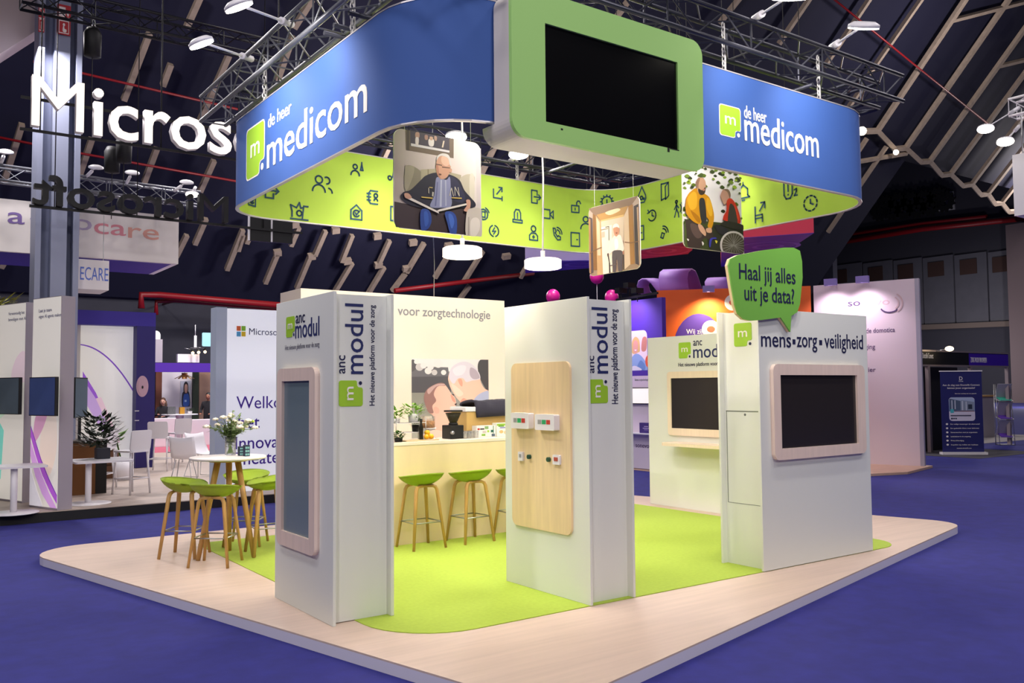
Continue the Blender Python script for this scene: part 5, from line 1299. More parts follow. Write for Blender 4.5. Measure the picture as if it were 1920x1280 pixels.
for i, (px, py, cc) in enumerate(((447.5,615.5,'e06a3a'),(456.5,615.5,'8cc63a'),(447.5,626,'58a8dc'),(456.5,626,'e8c62a'))):
    p = at(px, py, y=yw_); m = MB(); m.box(p.x-0.036, p.x+0.036, yw_-0.005, yw_-0.0005, p.z-0.042, p.z+0.042); m.build('logo_square', mat('sq_'+cc, cc, 0.6), wk)
P = at(467, 627, y=yw_); lettering('Microsoft', wk, mat('word_grey', '5a5a78', 0.6), (P.x, yw_, P.z), X, Z, 0.115, sx=0.95, depth=0.004)

# ------------------------------------------------------------------ stands far behind on the left
YF = 34.0
def fb(px, py, y=YF): return at(px, py, y=y)
far = thing('far_stand', 'distant stand with a purple fascia over a white room, seen beside the backdrop', 'stand', fb(340, 800))
def fbox_(name, mm, px0, px1, py0, py1, y=YF, d=0.2, parent=None, floor=False):
    A, B = fb(px0, py1, y), fb(px1, py0, y); z0 = (FL+0.001 if floor else A.z)
    m = MB(); m.box(A.x, B.x, y, y+d, z0, B.z); return m.build(name, mm, parent or far)
fbox_('fascia', mat('fascia_purple', '4a1f96', 0.5), 270, 408, 681, 697, YF-0.6, 0.3)
fbox_('rear_wall', mat('far_white', 'd6d0d4', 0.7), 296, 372, 697, 850, YF+0.5, 0.1, floor=True)
fbox_('wood_panel', mat('far_wood', '6a3a26', 0.7), 291, 304, 697, 800, YF+0.3, 0.1, floor=True)
fbox_('hedge_panel', M_leafdark, 277, 291, 697, 800, YF+0.35, 0.1, floor=True)
fbox_('hedge_panel', M_leafdark, 361, 373, 697, 780, YF+0.3, 0.1, floor=True)
fbox_('side_wall', mat('far_tan', '9a7a66', 0.7), 373, 402, 697, 790, YF+0.4, 0.1, floor=True)
o = fbox_('poster', mat('poster_base', 'b8bcc8', 0.6), 338, 358, 714, 762, YF+0.46, 0.03)
A, B = fb(338, 762, YF+0.46), fb(358, 714, YF+0.46)
picture('portrait_print', far, (A.x, YF+0.46, A.z), X, Z, B.x-A.x, B.z-A.z, [('c4c8d2', R(0,0,1,1)), ('1c2238', smooth([(.2,0),(.15,.45),(.35,.6),(.75,.6),(.9,.4),(.9,0)])), ('2a55a8', smooth([(.3,.02),(.3,.4),(.5,.52),(.8,.45),(.85,.05)])), ('241c20', smooth([(.3,.55),(.3,.85),(.5,.98),(.72,.88),(.75,.6),(.6,.5),(.4,.5)])), ('c99e88', smooth([(.4,.6),(.4,.82),(.55,.88),(.68,.8),(.66,.6),(.54,.52)])), ('9ab8e0', R(.4,.18,.6,.26))])
# hanging wooden lamp
c = fb(346, 705, YF-0.2)
hl = thing('pendant_lamp', 'wooden slatted pendant lamp in the distant white room', 'pendant lamp', c)
m = MB(); m.tube([c+Z*0.02, c+Z*0.5], 0.01, 6); m.build('cable', M_black, hl)
m = MB(); m.lathe([(0.09,-0.10),(0.11,0.12),(0,0.12)], c, 14); m.build('core', mat('lamp_orange', 'd8904a', 0.5), hl)
m = MB()
for k in range(10):
    t_ = 2*PI*k/10; m.bar(c+V3((0.08*math.cos(t_), 0.08*math.sin(t_), 0.05)), c+V3((0.36*math.cos(t_), 0.36*math.sin(t_), -0.09)), 0.05, 0.012)
m.build('shade_slats', M_oak, hl)
# sofas, table and stool in that room
def sofa(label, px0, px1, py0, py1, y):
    A, B = fb(px0, py1, y), fb(px1, py0, y)
    t = thing('sofa_block', label, 'sofa', ((A.x+B.x)/2, y, FL))
    m = MB(); m.box(A.x, B.x, y, y+0.18, FL+0.001, B.z, 0.03); m.build('backrest', M_whitepl, t)
    m = MB(); m.box(A.x, B.x, y+0.181, y+0.7, FL+0.001, (B.z+FL)/2, 0.03); m.build('seat', M_whitepl, t)
YS = 31.0
sofa('white sofa block with its back to us, left one in the distant room', 283, 331, 783, 818, YS)
sofa('white sofa block in the distant room, the one right of the round table', 341, 398, 785, 818, YS)
c = fb(337, 776, YS+1.6); c2_ = V3((c.x, c.y, FL))
ft = thing('round_table', 'white round table with boxes on it in the distant room', 'table', c2_)
m = MB(); m.lathe([(0,c.z-FL-0.03),(0.62,c.z-FL-0.03),(0.62,c.z-FL),(0,c.z-FL)], c2_, 28); m.build('tabletop', M_whitepl, ft)
m = MB(); m.lathe([(0.25,0.001),(0.10,0.3),(0.14,c.z-FL-0.031),(0,c.z-FL-0.031)], c2_, 16); m.build('pedestal', M_whitepl, ft)
for lab, px0, px1, py0, mm in (('patterned black and white box on the distant round table', 313, 328, 762, mat('box_pattern', '5a5a5c', 0.6, noise=0.5, nscale=30)), ('amber glass box on the distant round table', 336, 345, 763, mat('amber', 'b8842a', 0.3))):
    A, B = fb(px0, 775, YS+1.6), fb(px1, py0, YS+1.6)
    m = MB(); m.box(A.x, B.x, YS+1.5, YS+1.65, c.z+0.001, B.z, 0.005); tag(m.build('box', mm), lab, 'box')
A = fb(356, 774, YS+1.6)
potted('small dark plant in a white pot on the distant round table', V3((A.x, A.y, c.z+0.001)), 0.08, 0.09, M_whitepl, 60, 0.16, 0.1, 0.09, 0.02, M_leafdark, 31)
# people
def person(label, loc, rotz, joints, radii, edges, skin, cloth, hairc, trous, head, lower_z, name='person'):
    t = thing(name, label, 'person', loc, rotz)
    me = bpy.data.meshes.new('body'); me.from_pydata([tuple(j) for j in joints], edges, []); me.update()
    o = bpy.data.objects.new('body', me); COL.objects.link(o); o.parent = t
    md = o.modifiers.new('skin', 'SKIN'); 
    for i, r in enumerate(radii): me.skin_vertices[0].data[i].radius = r if isinstance(r, tuple) else (r, r)
    me.skin_vertices[0].data[0].use_root = True
    o.modifiers.new('sub', 'SUBSURF').levels = 2; o.modifiers['sub'].render_levels = 2
    me.materials.append(cloth)
    h = V3(head)
    m = MB(); m.sphere(h, 0.105, 14, sx=0.86, sy=0.98, sz=1.2); 
    m.tube([h+V3((0,0.095,0.005)), h+V3((0,0.125,-0.03))], [0.012, 0.018], 8)
    for s_ in (-1, 1): m.sphere(h+V3((0.088*s_, 0.0, 0)), 0.022, 8, sx=0.5, sz=1.4)
    m.tube([h+V3((0,-0.02,-0.08)), h+V3((0,-0.04,-0.2))], [0.05, 0.055], 10); m.build('head', skin, t, world=False)
    m = MB()
    for s_ in (-1, 1): m.sphere(h+V3((0.035*s_, 0.094, 0.025)), 0.011, 8)
    m.build('eyes', M_black, t, world=False)
    m = MB(); m.tube([h+V3((-0.03,0.096,-0.055)), h+V3((0.03,0.096,-0.055))], 0.007, 6); m.build('mouth', mat('lip', '9a4a44', 0.5), t, world=False)
    m = MB(); m.sphere(h+V3((0,-0.02,0.03)), 0.112, 14, sx=0.9, sy=0.95, sz=1.18)
    bmesh.ops.delete(m.bm, geom=[f for f in m.bm.faces if f.calc_center_median().y > h.y+0.035 and f.calc_center_median().z < h.z+0.075], context='FACES'); m.build('hair', hairc, t, world=False)
    return t
def hand_fingers(t, c, d, skin):
    c, d = V3(c), V3(d).normalized(); s_ = d.cross(Z).normalized()
    m = MB(); m.tube([c-d*0.04, c, c+d*0.05, c+d*0.09], [0.026, 0.032, 0.036, 0.03], 8, flat=0.5)
    for k, L in enumerate((0.07, 0.08, 0.075, 0.06)):
        b_ = c+d*0.085+s_*(-0.027+0.018*k); m.tube([b_, b_+d*L*0.55-Z*0.006, b_+d*L*0.9-Z*0.03], [0.009, 0.008, 0.007], 6)
    b_ = c+d*0.01-s_*0.03; m.tube([b_, b_+d*0.035-s_*0.025, b_+d*0.065-s_*0.022], [0.011, 0.009, 0.008], 6)
    m.build('hand', skin, t, world=False)
M_skin = mat('skin_fair', 'c99a86', 0.6); M_skin2 = mat('skin_tan', 'a06a54', 0.6)
M_dark = mat('cloth_dark', '1e1c22', 0.9)
SJ = [(0,0,0.50),(0,0.0,0.75),(0,0,0.98),(-0.17,0,1.0),(-0.24,0.08,0.75),(-0.12,0.28,0.72),(0.17,0,1.0),(0.24,0.08,0.75),(0.1,0.28,0.78),(-0.1,0.1,0.5),(-0.11,0.45,0.5),(-0.11,0.45,0.1),(-0.11,0.58,0.04),(0.1,0.1,0.5),(0.11,0.45,0.5),(0.11,0.45,0.1),(0.11,0.58,0.04),(0,-0.01,1.10)]
SR = [(0.17,0.13),(0.15,0.11),(0.15,0.10),0.065,0.05,0.036,0.065,0.05,0.036,0.09,0.075,0.05,0.04,0.09,0.075,0.05,0.04,0.06]
SE = [(0,1),(1,2),(2,3),(3,4),(4,5),(2,6),(6,7),(7,8),(0,9),(9,10),(10,11),(11,12),(0,13),(13,14),(14,15),(15,16),(2,17)]
pw = fb(306, 785, YS+2.5); hz = fb(306, 753, YS+2.5).z; off_ = hz-FL-1.24
pr = person('woman with long brown hair in dark clothes seated at the distant round table', (pw.x, YS+2.55, FL+max(0, off_)), PI*0.85, SJ, SR, SE, M_skin, M_dark, mat('hair_brown', '4a2f20', 0.8), M_dark, (0,0.02,1.24), 0)
m = MB(); m.tube([(0.085,-0.03,1.27),(0.10,-0.03,1.12),(0.09,0.0,0.98)], [0.035,0.045,0.03], 8); m.tube([(-0.085,-0.03,1.27),(-0.10,-0.03,1.12),(-0.09,0.0,0.98)], [0.035,0.045,0.03], 8); m.build('long_hair', MATS['hair_brown'], pr, world=False)
hand_fingers(pr, (-0.11,0.31,0.72), (0.4,1,0), M_skin); hand_fingers(pr, (0.09,0.31,0.78), (-0.3,1,0.2), M_skin)
pf_ = thing('chair', 'plain pale chair under the woman at the distant table', 'chair', (pw.x, YS+2.55, FL))
zs2 = FL+max(0, off_)+0.36
m = MB(); m.box(pw.x-0.22, pw.x+0.22, YS+2.33, YS+2.77, FL+0.001, zs2, 0.02); m.build('seat_block', M_whitepl, pf_)
TJ = [(0,0,0.92),(0,0,1.18),(0,0,1.40),(-0.19,0,1.43),(-0.27,0.02,1.14),(-0.2,0.24,1.05),(0.19,0,1.43),(0.27,0.02,1.14),(0.2,0.24,1.05),(-0.1,0,0.88),(-0.11,0.02,0.48),(-0.11,-0.02,0.08),(-0.11,0.12,0.04),(0.1,0,0.88),(0.11,0.02,0.48),(0.11,-0.02,0.08),(0.11,0.12,0.04),(0,0,1.50)]
pm = fb(392, 790, YS+2.0); hz = fb(391, 743, YS+2.0).z
pr = person('man in dark clothes leaning on the far table, beside the welcome wall', (pm.x, YS+2.1, FL), PI*0.8, TJ, [(0.16,0.12),(0.15,0.11),(0.16,0.11),0.07,0.052,0.04,0.07,0.052,0.04,0.095,0.075,0.05,0.04,0.095,0.075,0.05,0.04,0.06], SE, M_skin2, M_dark, M_black, M_dark, (0,0.02,1.66), 0)
hand_fingers(pr, (-0.2,0.27,1.05), (0.3,1,-0.1), M_skin2); hand_fingers(pr, (0.2,0.27,1.05), (-0.3,1,-0.1), M_skin2)
# white cubicle signs and little lamps behind
A, B = fb(333, 680, YF-0.4), fb(374, 664, YF-0.4)
m = MB(); m.box(A.x, B.x, YF-0.4, YF-0.2, A.z+0.02, B.z); tag(m.build('white_box', M_whitepl), 'plain white box standing on the distant purple fascia', 'box')
A, B = fb(284, 680, YF-0.5), fb(305, 636, YF-0.5)
sgn = thing('sign_board', 'pale rounded sign above the distant purple fascia, beside the backdrop', 'sign', (A.x, YF-0.5, A.z))
m = MB(); m.box(A.x, B.x, YF-0.5, YF-0.4, A.z+0.02, B.z); m.build('board', M_side, sgn)
m = MB(); m.slab(rrect(A.x, B.x-0.04, B.z-0.1, B.z+0.32, 0.16, 6), (0, YF-0.3, 0), X, Z, -Y, 0.05); m.build('rounded_panel', M_whitepl, sgn)
A, B = fb(379, 649, YF-0.7), fb(405, 624, YF-0.7)
m = MB(); m.slab(rrect(A.x, B.x, A.z, B.z, 0.05, 5), (0, YF-0.7, 0), X, Z, Y, 0.05); tag(m.build('sign_board', mat('sign_cyan', '9ad4dc', 0.5)), 'small light blue hanging sign left of the welcome wall', 'sign')
A, B = fb(396, 664, YF-0.65), fb(405, 645, YF-0.65)
m = MB(); m.box(A.x, B.x, YF-0.65, YF-0.6, A.z, B.z); tag(m.build('sign_board', mat('sign_pink', 'd84a78', 0.5)), 'small pink sign just under the light blue one', 'sign')
A, B = fb(364, 651, YF-0.9), fb(369, 629, YF-0.9)
m = MB(); m.box(A.x, B.x, YF-0.9, YF-0.85, A.z, B.z); m.tube([((A.x+B.x)/2, YF-0.87, B.z), ((A.x+B.x)/2, YF-0.87, B.z+0.4)], 0.012, 6); tag(m.build('sign_board', M_whitepl), 'narrow white hanging card above the row of spot lamps', 'sign')
for i, px in enumerate((361, 372, 384)):
    c = fb(px, 660-i*1.0, YF-0.55)
    t = thing('spot_lamp', ('left', 'middle', 'right')[i]+'most of three small glowing spots on the distant stand' if i != 1 else 'middle one of three small glowing spots on the distant stand', 'spot lamp', c, group=None)
    m = MB(); m.lathe([(0,-0.02),(0.05,-0.02),(0.05,0.10),(0,0.11)], c, 10); m.build('housing', M_black, t)
    m = MB(); m.sphere(c-Z*0.03-Y*0.03, 0.055, 10); m.build('bulb', mat('bulb_warm', 'ffdca0', 0.4, emit=8), t)
    m = MB(); m.tube([c+Z*0.1, c+Z*0.14+X*-0.3], 0.01, 6); m.build('arm', M_steel, t)
# coloured carpets beyond
for nm, lab, pxs, mm, zz in (('carpet_strip', 'pink carpet strip on the far floor behind the white bar chairs', ((255,850),(420,850),(420,832),(255,832)), mat('carpet_pink', 'b4586c', 0.9), 0.004),
                         ('carpet_strip', 'blue carpet strip on the far floor in front of the pink one', ((255,874),(420,869),(420,851),(255,852)), M_carpet, 0.008), ('carpet_strip', 'blue carpet strip on the far floor beyond the pink one', ((255,831),(420,831),(420,818),(255,820)), M_carpet, 0.008)):
    m = MB(); m.slab([(at(*q_, z=FL).x, at(*q_, z=FL).y) for q_ in pxs], (0,0,FL+0.0005), X, Y, Z, zz); tag(m.build(nm, mm), lab, 'carpet')

# ------------------------------------------------------------------ signs and trusses hanging over the left stand
def letter_sign(label, s, P, u, size, total, mm, sidem, depth, group=None):
    t = thing('letter_sign', label, 'letter sign', P)
    def wid(a): me = text_mesh(a, 0); xs_ = [v.co.x for v in me.vertices]; bpy.data.meshes.remove(me); return max(xs_)
    base = wid('|'); adv = [wid(s[:i]+'|')-base for i in range(len(s))]
    full = wid(s); k = size/0.70; kx = total/full; n = V3(u).cross(Z)
    for ch, a_ in zip(s, adv):
        lettering(ch, t, mm, V3(P)+V3(u)*(a_*kx+0.0), u, Z, size, sx=kx/k, depth=0.02, name='letter', lift=0.0) if not sidem else None
    return t, adv, kx, k
def letters3d(t, s, P, u, size, total, face, side, depth):
    def wid(a): me = text_mesh(a, 0); xs_ = [v.co.x for v in me.vertices]; bpy.data.meshes.remove(me); return max(xs_)
    base = wid('|'); full = wid(s); k = size/0.70; kx = total/full; n = V3(u).cross(Z)
    for i, ch in enumerate(s):
        a_ = wid(s[:i]+'|')-base if i else 0.0
        me = text_mesh(ch, 0.5, 0.0 if ch == 'M' else 0.012)
        for q_ in me.vertices:
            c = q_.co.copy(); q_.co = V3(P)+V3(u)*((c.x+a_)*kx)+Z*(c.y*k)+n*(c.z*depth)-t.location
        me.materials.clear(); me.materials.append(face); me.materials.append(side)
        me.update()
        for f in me.polygons:
            f.material_index = 0 if f.normal.dot(n) > 0.7 else 1
        o = bpy.data.objects.new('letter', me); COL.objects.link(o); o.parent = t
M_lit = mat('lit_letter', 'fff3e4', 0.4, emit=1.0)
P = at(46, 228, y=15.5); E_ = at(428, 296, y=15.5)
ls = thing('letter_sign', 'large illuminated white letter sign hanging over the neighbouring stand', 'letter sign', (P.x, 15.5, 6.0))
zb_ = (P.z+E_.z)/2
w6 = E_.x-P.x
def textw(a): me = text_mesh(a, 0); xs_ = [v.co.x for v in me.vertices]; r_ = max(xs_)-min(xs_); bpy.data.meshes.remove(me); return r_
tot = w6*textw('Microsoft')/textw('Micros')
hcap = at(50, 131, y=15.5).z-P.z
letters3d(ls, 'Microsoft', V3((P.x, 15.5, zb_)), X, hcap, tot, M_lit, mat('letter_side', 'c9c2c4', 0.5, emit=0.15), 0.14)
m = MB(); m.box(P.x-0.05, P.x+tot+0.05, 15.58, 15.62, zb_-0.06, zb_-0.02); m.box(P.x-0.05, P.x+tot+0.05, 15.58, 15.62, zb_+0.45, zb_+0.49); m.build('carrier_rail', M_black, ls)
for fx in (0.05, 0.45, 0.9):
    m = MB(); m.tube([(P.x+tot*fx, 15.6, zb_-0.02), (P.x+tot*fx, 15.6, 9.2)], 0.012, 6); m.build('cable', M_black, ls)
# the mirrored back of the same lettering on the far side
Yk = 18.2
A, B = at(62, 376, y=Yk), at(432, 424, y=Yk); zc = (A.z+B.z)/2; hB = at(410, 370, y=Yk).z-at(410, 421, y=Yk).z
bs = thing('letter_sign', 'black back of a second letter sign, reading mirrored, under the white letters', 'letter sign', (A.x, Yk, zc))
M_blk = mat('gloss_black', '060608', 0.5)
letters3d(bs, 'Microsoft', V3((B.x, Yk, zc)), -X, hB*0.98, B.x-A.x, M_blk, M_blk, 0.16)
m = MB(); m.box(A.x-0.05, B.x+1.6, Yk+0.05, Yk+0.09, zc-0.06, zc-0.01); m.build('carrier_rail', M_blk, bs)
for fx in (0.1, 0.5, 1.2):
    m = MB(); x_ = A.x+(B.x-A.x)*fx; m.tube([(x_, Yk+0.07, zc-0.01), (x_, Yk+0.07, roofz(Yk))], 0.01, 6); m.build('cable', M_blk, bs)
for lab, x0, x1, yt, yb in (('black hanging panel below the left tip of the ring banner, left one', 463, 501, 413, 453), ('black hanging panel below the left tip of the ring banner, right one', 505, 542, 410, 456)):
    A, B = at(x0, yb, y=Yk+0.3), at(x1, yt, y=Yk+0.3)
    t = thing('hanging_sign', lab, 'sign', (A.x, Yk+0.3, A.z))
    m = MB(); m.box(A.x, B.x, Yk+0.0905, Yk+0.19, A.z, B.z+0.3); m.build('board', M_blk, t)
    m = MB(); m.box(A.x-0.04, A.x-0.001, Yk+0.1, Yk+0.13, A.z, B.z+0.2); m.build('edge_strip', M_whitepl, t)
# white hanging banner with soft coloured letters
YA = 20.6
A, B = at(-40, 478, y=YA), at(335, 432, y=YA); zA, zBm = at(335, 497, y=YA).z, at(335, 430, y=YA).z
hb = thing('hanging_banner', 'white hanging box banner with soft red and violet letters behind the column', 'hanging banner', ((A.x+B.x)/2, YA, zA))
zA2, zT2 = (at(0, 468, y=YA).z+zA)/2, (at(0, 345, y=YA).z+zBm)/2
m = MB(); m.box(A.x-1.0, B.x, YA, YA+0.12, zA2, zT2); m.build('front_fabric', mat('banner_white', 'e6dfda', 0.6), hb)
m = MB(); m.box(B.x-0.12, B.x, YA+0.121, YA+2.2, zA2, zT2); m.build('side_fabric', M_whitepl, hb)
m = MB(); m.box(A.x-1.0, B.x-0.121, YA+0.121, YA+2.2, zA2, zA2+0.06); m.build('underside', M_purple, hb)
for s, mm, a_, b_, sz in (('a', mat('let_violet', '7a62a0', 0.6), (14,418), (46,420), 0.38), ('da', mat('let_grey', 'a89ab8', 0.6), (56,420), (132,427), 0.38), ('p', mat('let_lilac', 'b4a4c0', 0.6), (142,428), (172,434), 0.38), ('ca', mat('let_rose', 'd88a94', 0.6), (176,436), (236,443), 0.38), ('re', mat('let_salmon', 'e0a494', 0.6), (240,445), (298,450), 0.38)):
    put(hb, s, mm, a_, b_, sz*0.92, ('y', YA), depth=0.006)
YE = 19.6
A, B = at(145, 541, y=YE), at(205, 489, y=YE)
eb = thing('hanging_box_sign', 'small white hanging box sign with thin blue letters right of the column', 'sign', (A.x, YE, A.z))
m = MB(); m.box(A.x, B.x, YE, YE+0.9, A.z, B.z, 0.006); m.build('box', mat('ecare_white', 'e8e2e0', 0.55), eb)
put(eb, 'ECARE', mat('ecare_blue', '5a74c8', 0.5), (150,529), (203,522), 0.27, ('y', YE), depth=0.004)
for fx in (0.1, 0.9):
    m = MB(); x_ = A.x+(B.x-A.x)*fx; m.tube([(x_, YE+0.3, B.z), (x_, YE+0.3, B.z+1.0)], 0.008, 5); m.build('cable', M_steel, eb)
truss('dark truss at the top left above the white letters', at(40, -8, y=16.6), at(520, 100, y=16.6), 0.34, M_trussdark, r=0.03)
truss('silver truss behind the column, carrying small lamps over the white banner', at(-30, 322, y=20.3), at(372, 374, y=20.3), 0.30, M_truss, r=0.026)
for lab, hx, hy, bx_, by_, lit in (('small white lamp head on the silver truss at the left edge', 10, 284, 2, 305, 0), ('small white lamp head on the silver truss, second from left', 180, 313, 163, 330, 0), ('small white lamp head on the silver truss, third from left', 248, 323, 238, 342, 0),
                              ('small white lamp head on the silver truss, rightmost', 350, 341, 328, 357, 0), ('small star-bright lamp at the right end of the silver truss', 360, 363, 366, 352, 1)):
    h, b_ = at(hx, hy, y=19.8), at(bx_, by_, y=20.15)
    arm_lamp(lab, b_, h, h+V3((0.1, 0.6 if not lit else -1, -1)), 0, bool(lit), s=1.0)
def hoist(label, px, py0, py1, y):
    a_, b_ = at(px, py0, y=y), at(px, py1, y=y)
    t = thing('chain_hoist', label, 'chain hoist', b_)
    m = MB(); m.lathe([(0,0),(0.14,0.02),(0.15,0.42),(0.10,0.52),(0,0.53)], b_, 14); m.build('motor', M_black, t)
    m = MB(); m.tube([b_+Z*0.52, a_], 0.012, 6); m.tube([b_+Z*0.52+X*0.05, a_+X*0.02], 0.01, 6); m.build('sling', M_steel, t)
    m = MB(); m.tube([b_, b_-Z*0.9], 0.008, 5); m.build('chain', M_black, t)
hoist('black chain hoist hanging beside the column near the top left', 173, 25, 108, 16.6)
hoist('black chain hoist behind the lit letters, right of the first', 232, 262, 306, 18.0)
hoist('black chain hoist lower behind the lit letters', 210, 275, 325, 18.4)

# ------------------------------------------------------------------ canopies beyond the ring
def canopy(label, poly, z, h, facem, underm, rings, ringm):
    P = [at(*q_, z=z) for q_ in poly]; c = sum(P, V3())/len(P)
    t = thing('hanging_canopy', label, 'canopy', c)
    m = MB(); m.slab([(p.x, p.y) for p in P], (0,0,z+0.011), X, Y, Z, h); m.build('sides', facem, t)
    m = MB(); m.slab([(p.x, p.y) for p in P], (0,0,z), X, Y, Z, 0.01); m.build('underside', underm, t)
    for p in P[:4]:
        q_ = p.lerp(c, 0.15); m = MB(); m.tube([(q_.x, q_.y, z+h), (q_.x, q_.y, roofz(q_.y)+0.4)], 0.01, 5); m.build('cable', M_black, t)
    rc = at(*rings, z=z-0.004)
    for r in (0.35, 0.7):
        m = MB(); m.frame(ell(rc.x, rc.y, r, r*1.0, 28), ell(rc.x, rc.y, r-0.1, r-0.1, 28), (0,0,z-0.006), X, Y, Z, 0.005); m.build('printed_ring', ringm, t)
M_und = mat('canopy_purple', '4a22a4', 0.6); M_undl = mat('canopy_ring', '6a48bc', 0.6)
canopy('lilac hanging canopy with purple underside behind the long-cabled pendant lamp', ((985,488),(1112,490),(1112,502),(985,512)), 4.7, 0.7, mat('canopy_lilac', 'b9a8dc', 0.6), M_und, (1085,496), M_undl)
canopy('red hanging canopy beyond the corridor photo', ((1150,478),(1285,452),(1306,458),(1290,476),(1150,491)), 4.9, 0.5, mat('canopy_violet', '5a2aa0', 0.6), mat('canopy_red', 'cc1f3a', 0.6), (1240,470), mat('canopy_red_ring', 'e0485a', 0.6))
canopy('pink-red hanging canopy with purple underside right of the outdoor photo', ((1352,449),(1526,437),(1490,461),(1380,497),(1352,500)), 4.9, 0.75, mat('canopy_pink', 'd8304e', 0.6), M_und, (1440,462), M_undl)
# balloons
for lab, px, py, y, r in (('pink balloon half hidden behind the corridor photo', 1119, 518, 21.0, 0.17), ('pink balloon above the middle pillar, left one', 1037, 556, 21.0, 0.17), ('pink balloon above the middle pillar, right one', 1147, 557, 21.0, 0.17)):
    c = at(px, py, y=y); r = 13*(c.length)/1653
    t = thing('balloon', lab, 'balloon', c)
    m = MB(); m.sphere(c, r, 18, sz=1.1); m.lathe([(0.0,-r*1.1),(0.03,-r*1.22),(0,-r*1.22)], c, 8); m.build('skin', mat('balloon_pink', 'c81a86', 0.35), t)
    m = MB(); m.tube([c-Z*r*1.2, V3((c.x, c.y, FL+0.3))], 0.008, 5); m.build('string', M_whitepl, t)
    m = MB(); m.lathe([(0,0),(0.06,0),(0.06,0.3),(0,0.3)], V3((c.x, c.y, FL+0.001)), 10); m.build('weight', M_black, t)

# ------------------------------------------------------------------ stand behind on the right
def wallslab(t, A, B, z0, z1, thick, name, mm):
    u = (V3((B.x, B.y, 0))-V3((A.x, A.y, 0))); L = u.length; u.normalize(); n = u.cross(Z)
    m = MB(); m.slab([(0, z0), (L, z0), (L, z1), (0, z1)], V3((A.x, A.y, 0))-n*thick, u, Z, n, thick); m.build(name, mm, t)
    return V3((A.x, A.y, 0)), u, n, L
def wput(t, s, mm, a_, b_, size, o, n, depth=0.005):
    P, Q = atplane(*a_, o, n), atplane(*b_, o, n); u = V3((Q.x-P.x, Q.y-P.y, 0)); wd = u.length
    return lettering(s, t, mm, V3((P.x, P.y, (P.z+Q.z)/2)), u, Z, size, width=wd, depth=depth)
pd = thing('stand_floor', 'pale orange plank floor of the stand behind on the right', 'platform', (17, 12.5, FL))
m = MB()
fp = [at(1560, 905, z=-0.04), at(1640, 897, z=-0.04), at(1732, 876, z=-0.04)]
m.slab([(13.97, 13.7), (15.2, 11.0), (17.6, 10.3), (19.4, 10.75), (19.2, 14.5), (16.0, 16.5), (13.97, 16.0)], (0,0,FL+0.001), X, Y, Z, 0.05); m.build('planks', mat('planks_orange', 'd8b49c', 0.5, noise=0.06, nscale=3), pd)
WA, WB_ = V3((18.34, 13.0, 0)), V3((19.09, 10.86, 0))
sw_ = thing('tall_stand_wall', 'tall pinkish white stand wall with blurred logo behind the wide right pillar', 'stand wall', (18.7, 12, FL))
o, u, n, L = wallslab(sw_, WA, WB_, -0.039, 4.2, 0.12, 'panel', mat('stand_pinkwhite', 'e0cfd8', 0.6))
m = MB(); m.slab([(L, -0.039), (L+0.09, -0.039), (L+0.09, 4.2), (L, 4.2)], o-n*0.13, u, Z, n, 0.14); m.build('end_profile', mat('profile_grey', 'a8a4b4', 0.5), sw_)
M_sink = mat('sonevo_ink', '57406e', 0.6)
wput(sw_, 'so', M_sink, (1590,574), (1613,573), 0.16, o, n); wput(sw_, 'nevo', mat('sonevo_faded', 'd0b4b8', 0.6), (1615,573), (1668,571), 0.16, o, n)
for r in (0.15, 0.23):
    c = atplane(1672, 568, o, n); m = MB(); pts_ = [(r*math.cos(math.radians(a_)), r*math.sin(math.radians(a_))) for a_ in range(-60, 61, 12)]
    for a_, b_ in zip(pts_, pts_[1:]): m.bar(c+u*a_[0]+Z*a_[1], c+u*b_[0]+Z*b_[1], 0.03, 0.03, n)
    m.build('sound_wave', MATS['sonevo_faded'], sw_)
c = atplane(1668, 574, o, n); m = MB(); pts_ = [(0.2*math.cos(math.radians(a_)), 0.14*math.sin(math.radians(a_))) for a_ in range(200, 330, 14)]
for a_, b_ in zip(pts_, pts_[1:]): m.bar(c+u*a_[0]+Z*a_[1], c+u*b_[0]+Z*b_[1], 0.03, 0.03, n)
m.build('logo_swoosh', M_sink, sw_)
wput(sw_, 'de domotica', M_sink, (1624,624), (1678,622), 0.11, o, n); wput(sw_, 'ging', M_sink, (1622,654), (1641,654), 0.11, o, n); wput(sw_, 'sier', M_sink, (1623,697), (1642,697), 0.11, o, n)
OA, OB = V3((15.8, 15.75, 0)), V3((18.30, 13.05, 0))
ow = thing('orange_stand_wall', 'orange stand wall with a purple ellipse, behind the small back pillar', 'stand wall', (17, 14.4, FL))
o2_, u2_, n2_, L2_ = wallslab(ow, OA, OB, -0.039, 4.2, 0.12, 'panel', mat('stand_orange', 'e8641c', 0.6))
c = atplane(1311, 652, o2_, n2_); m = MB(); m.slab(ell(0, 0, 0.62, 0.85, 28), c, u2_, Z, n2_, 0.004); m.build('purple_ellipse', mat('ellipse_purple', '4a2a96', 0.6), ow)
wput(ow, 'Wij zijn', M_logoedge, (1287,627), (1322,624), 0.12, o2_, n2_)
for px, py, r in ((1333,617,0.22), (1374,567,0.20)):
    c = atplane(px, py, o2_, n2_); m = MB(); m.slab(ell(0, 0, r, r, 22), c+n2_*0.004, u2_, Z, n2_, 0.004); m.build('round_badge', M_logoedge, ow)
    m = MB(); m.slab(ell(0, 0, r*.45, r*.35, 16), c+n2_*0.009, u2_, Z, n2_, 0.003); m.build('badge_heart', mat('badge_brown', '6a4030' if px > 1350 else 'e0604a', 0.6), ow)
lp_ = c = atplane(1328, 541, o2_, n2_)
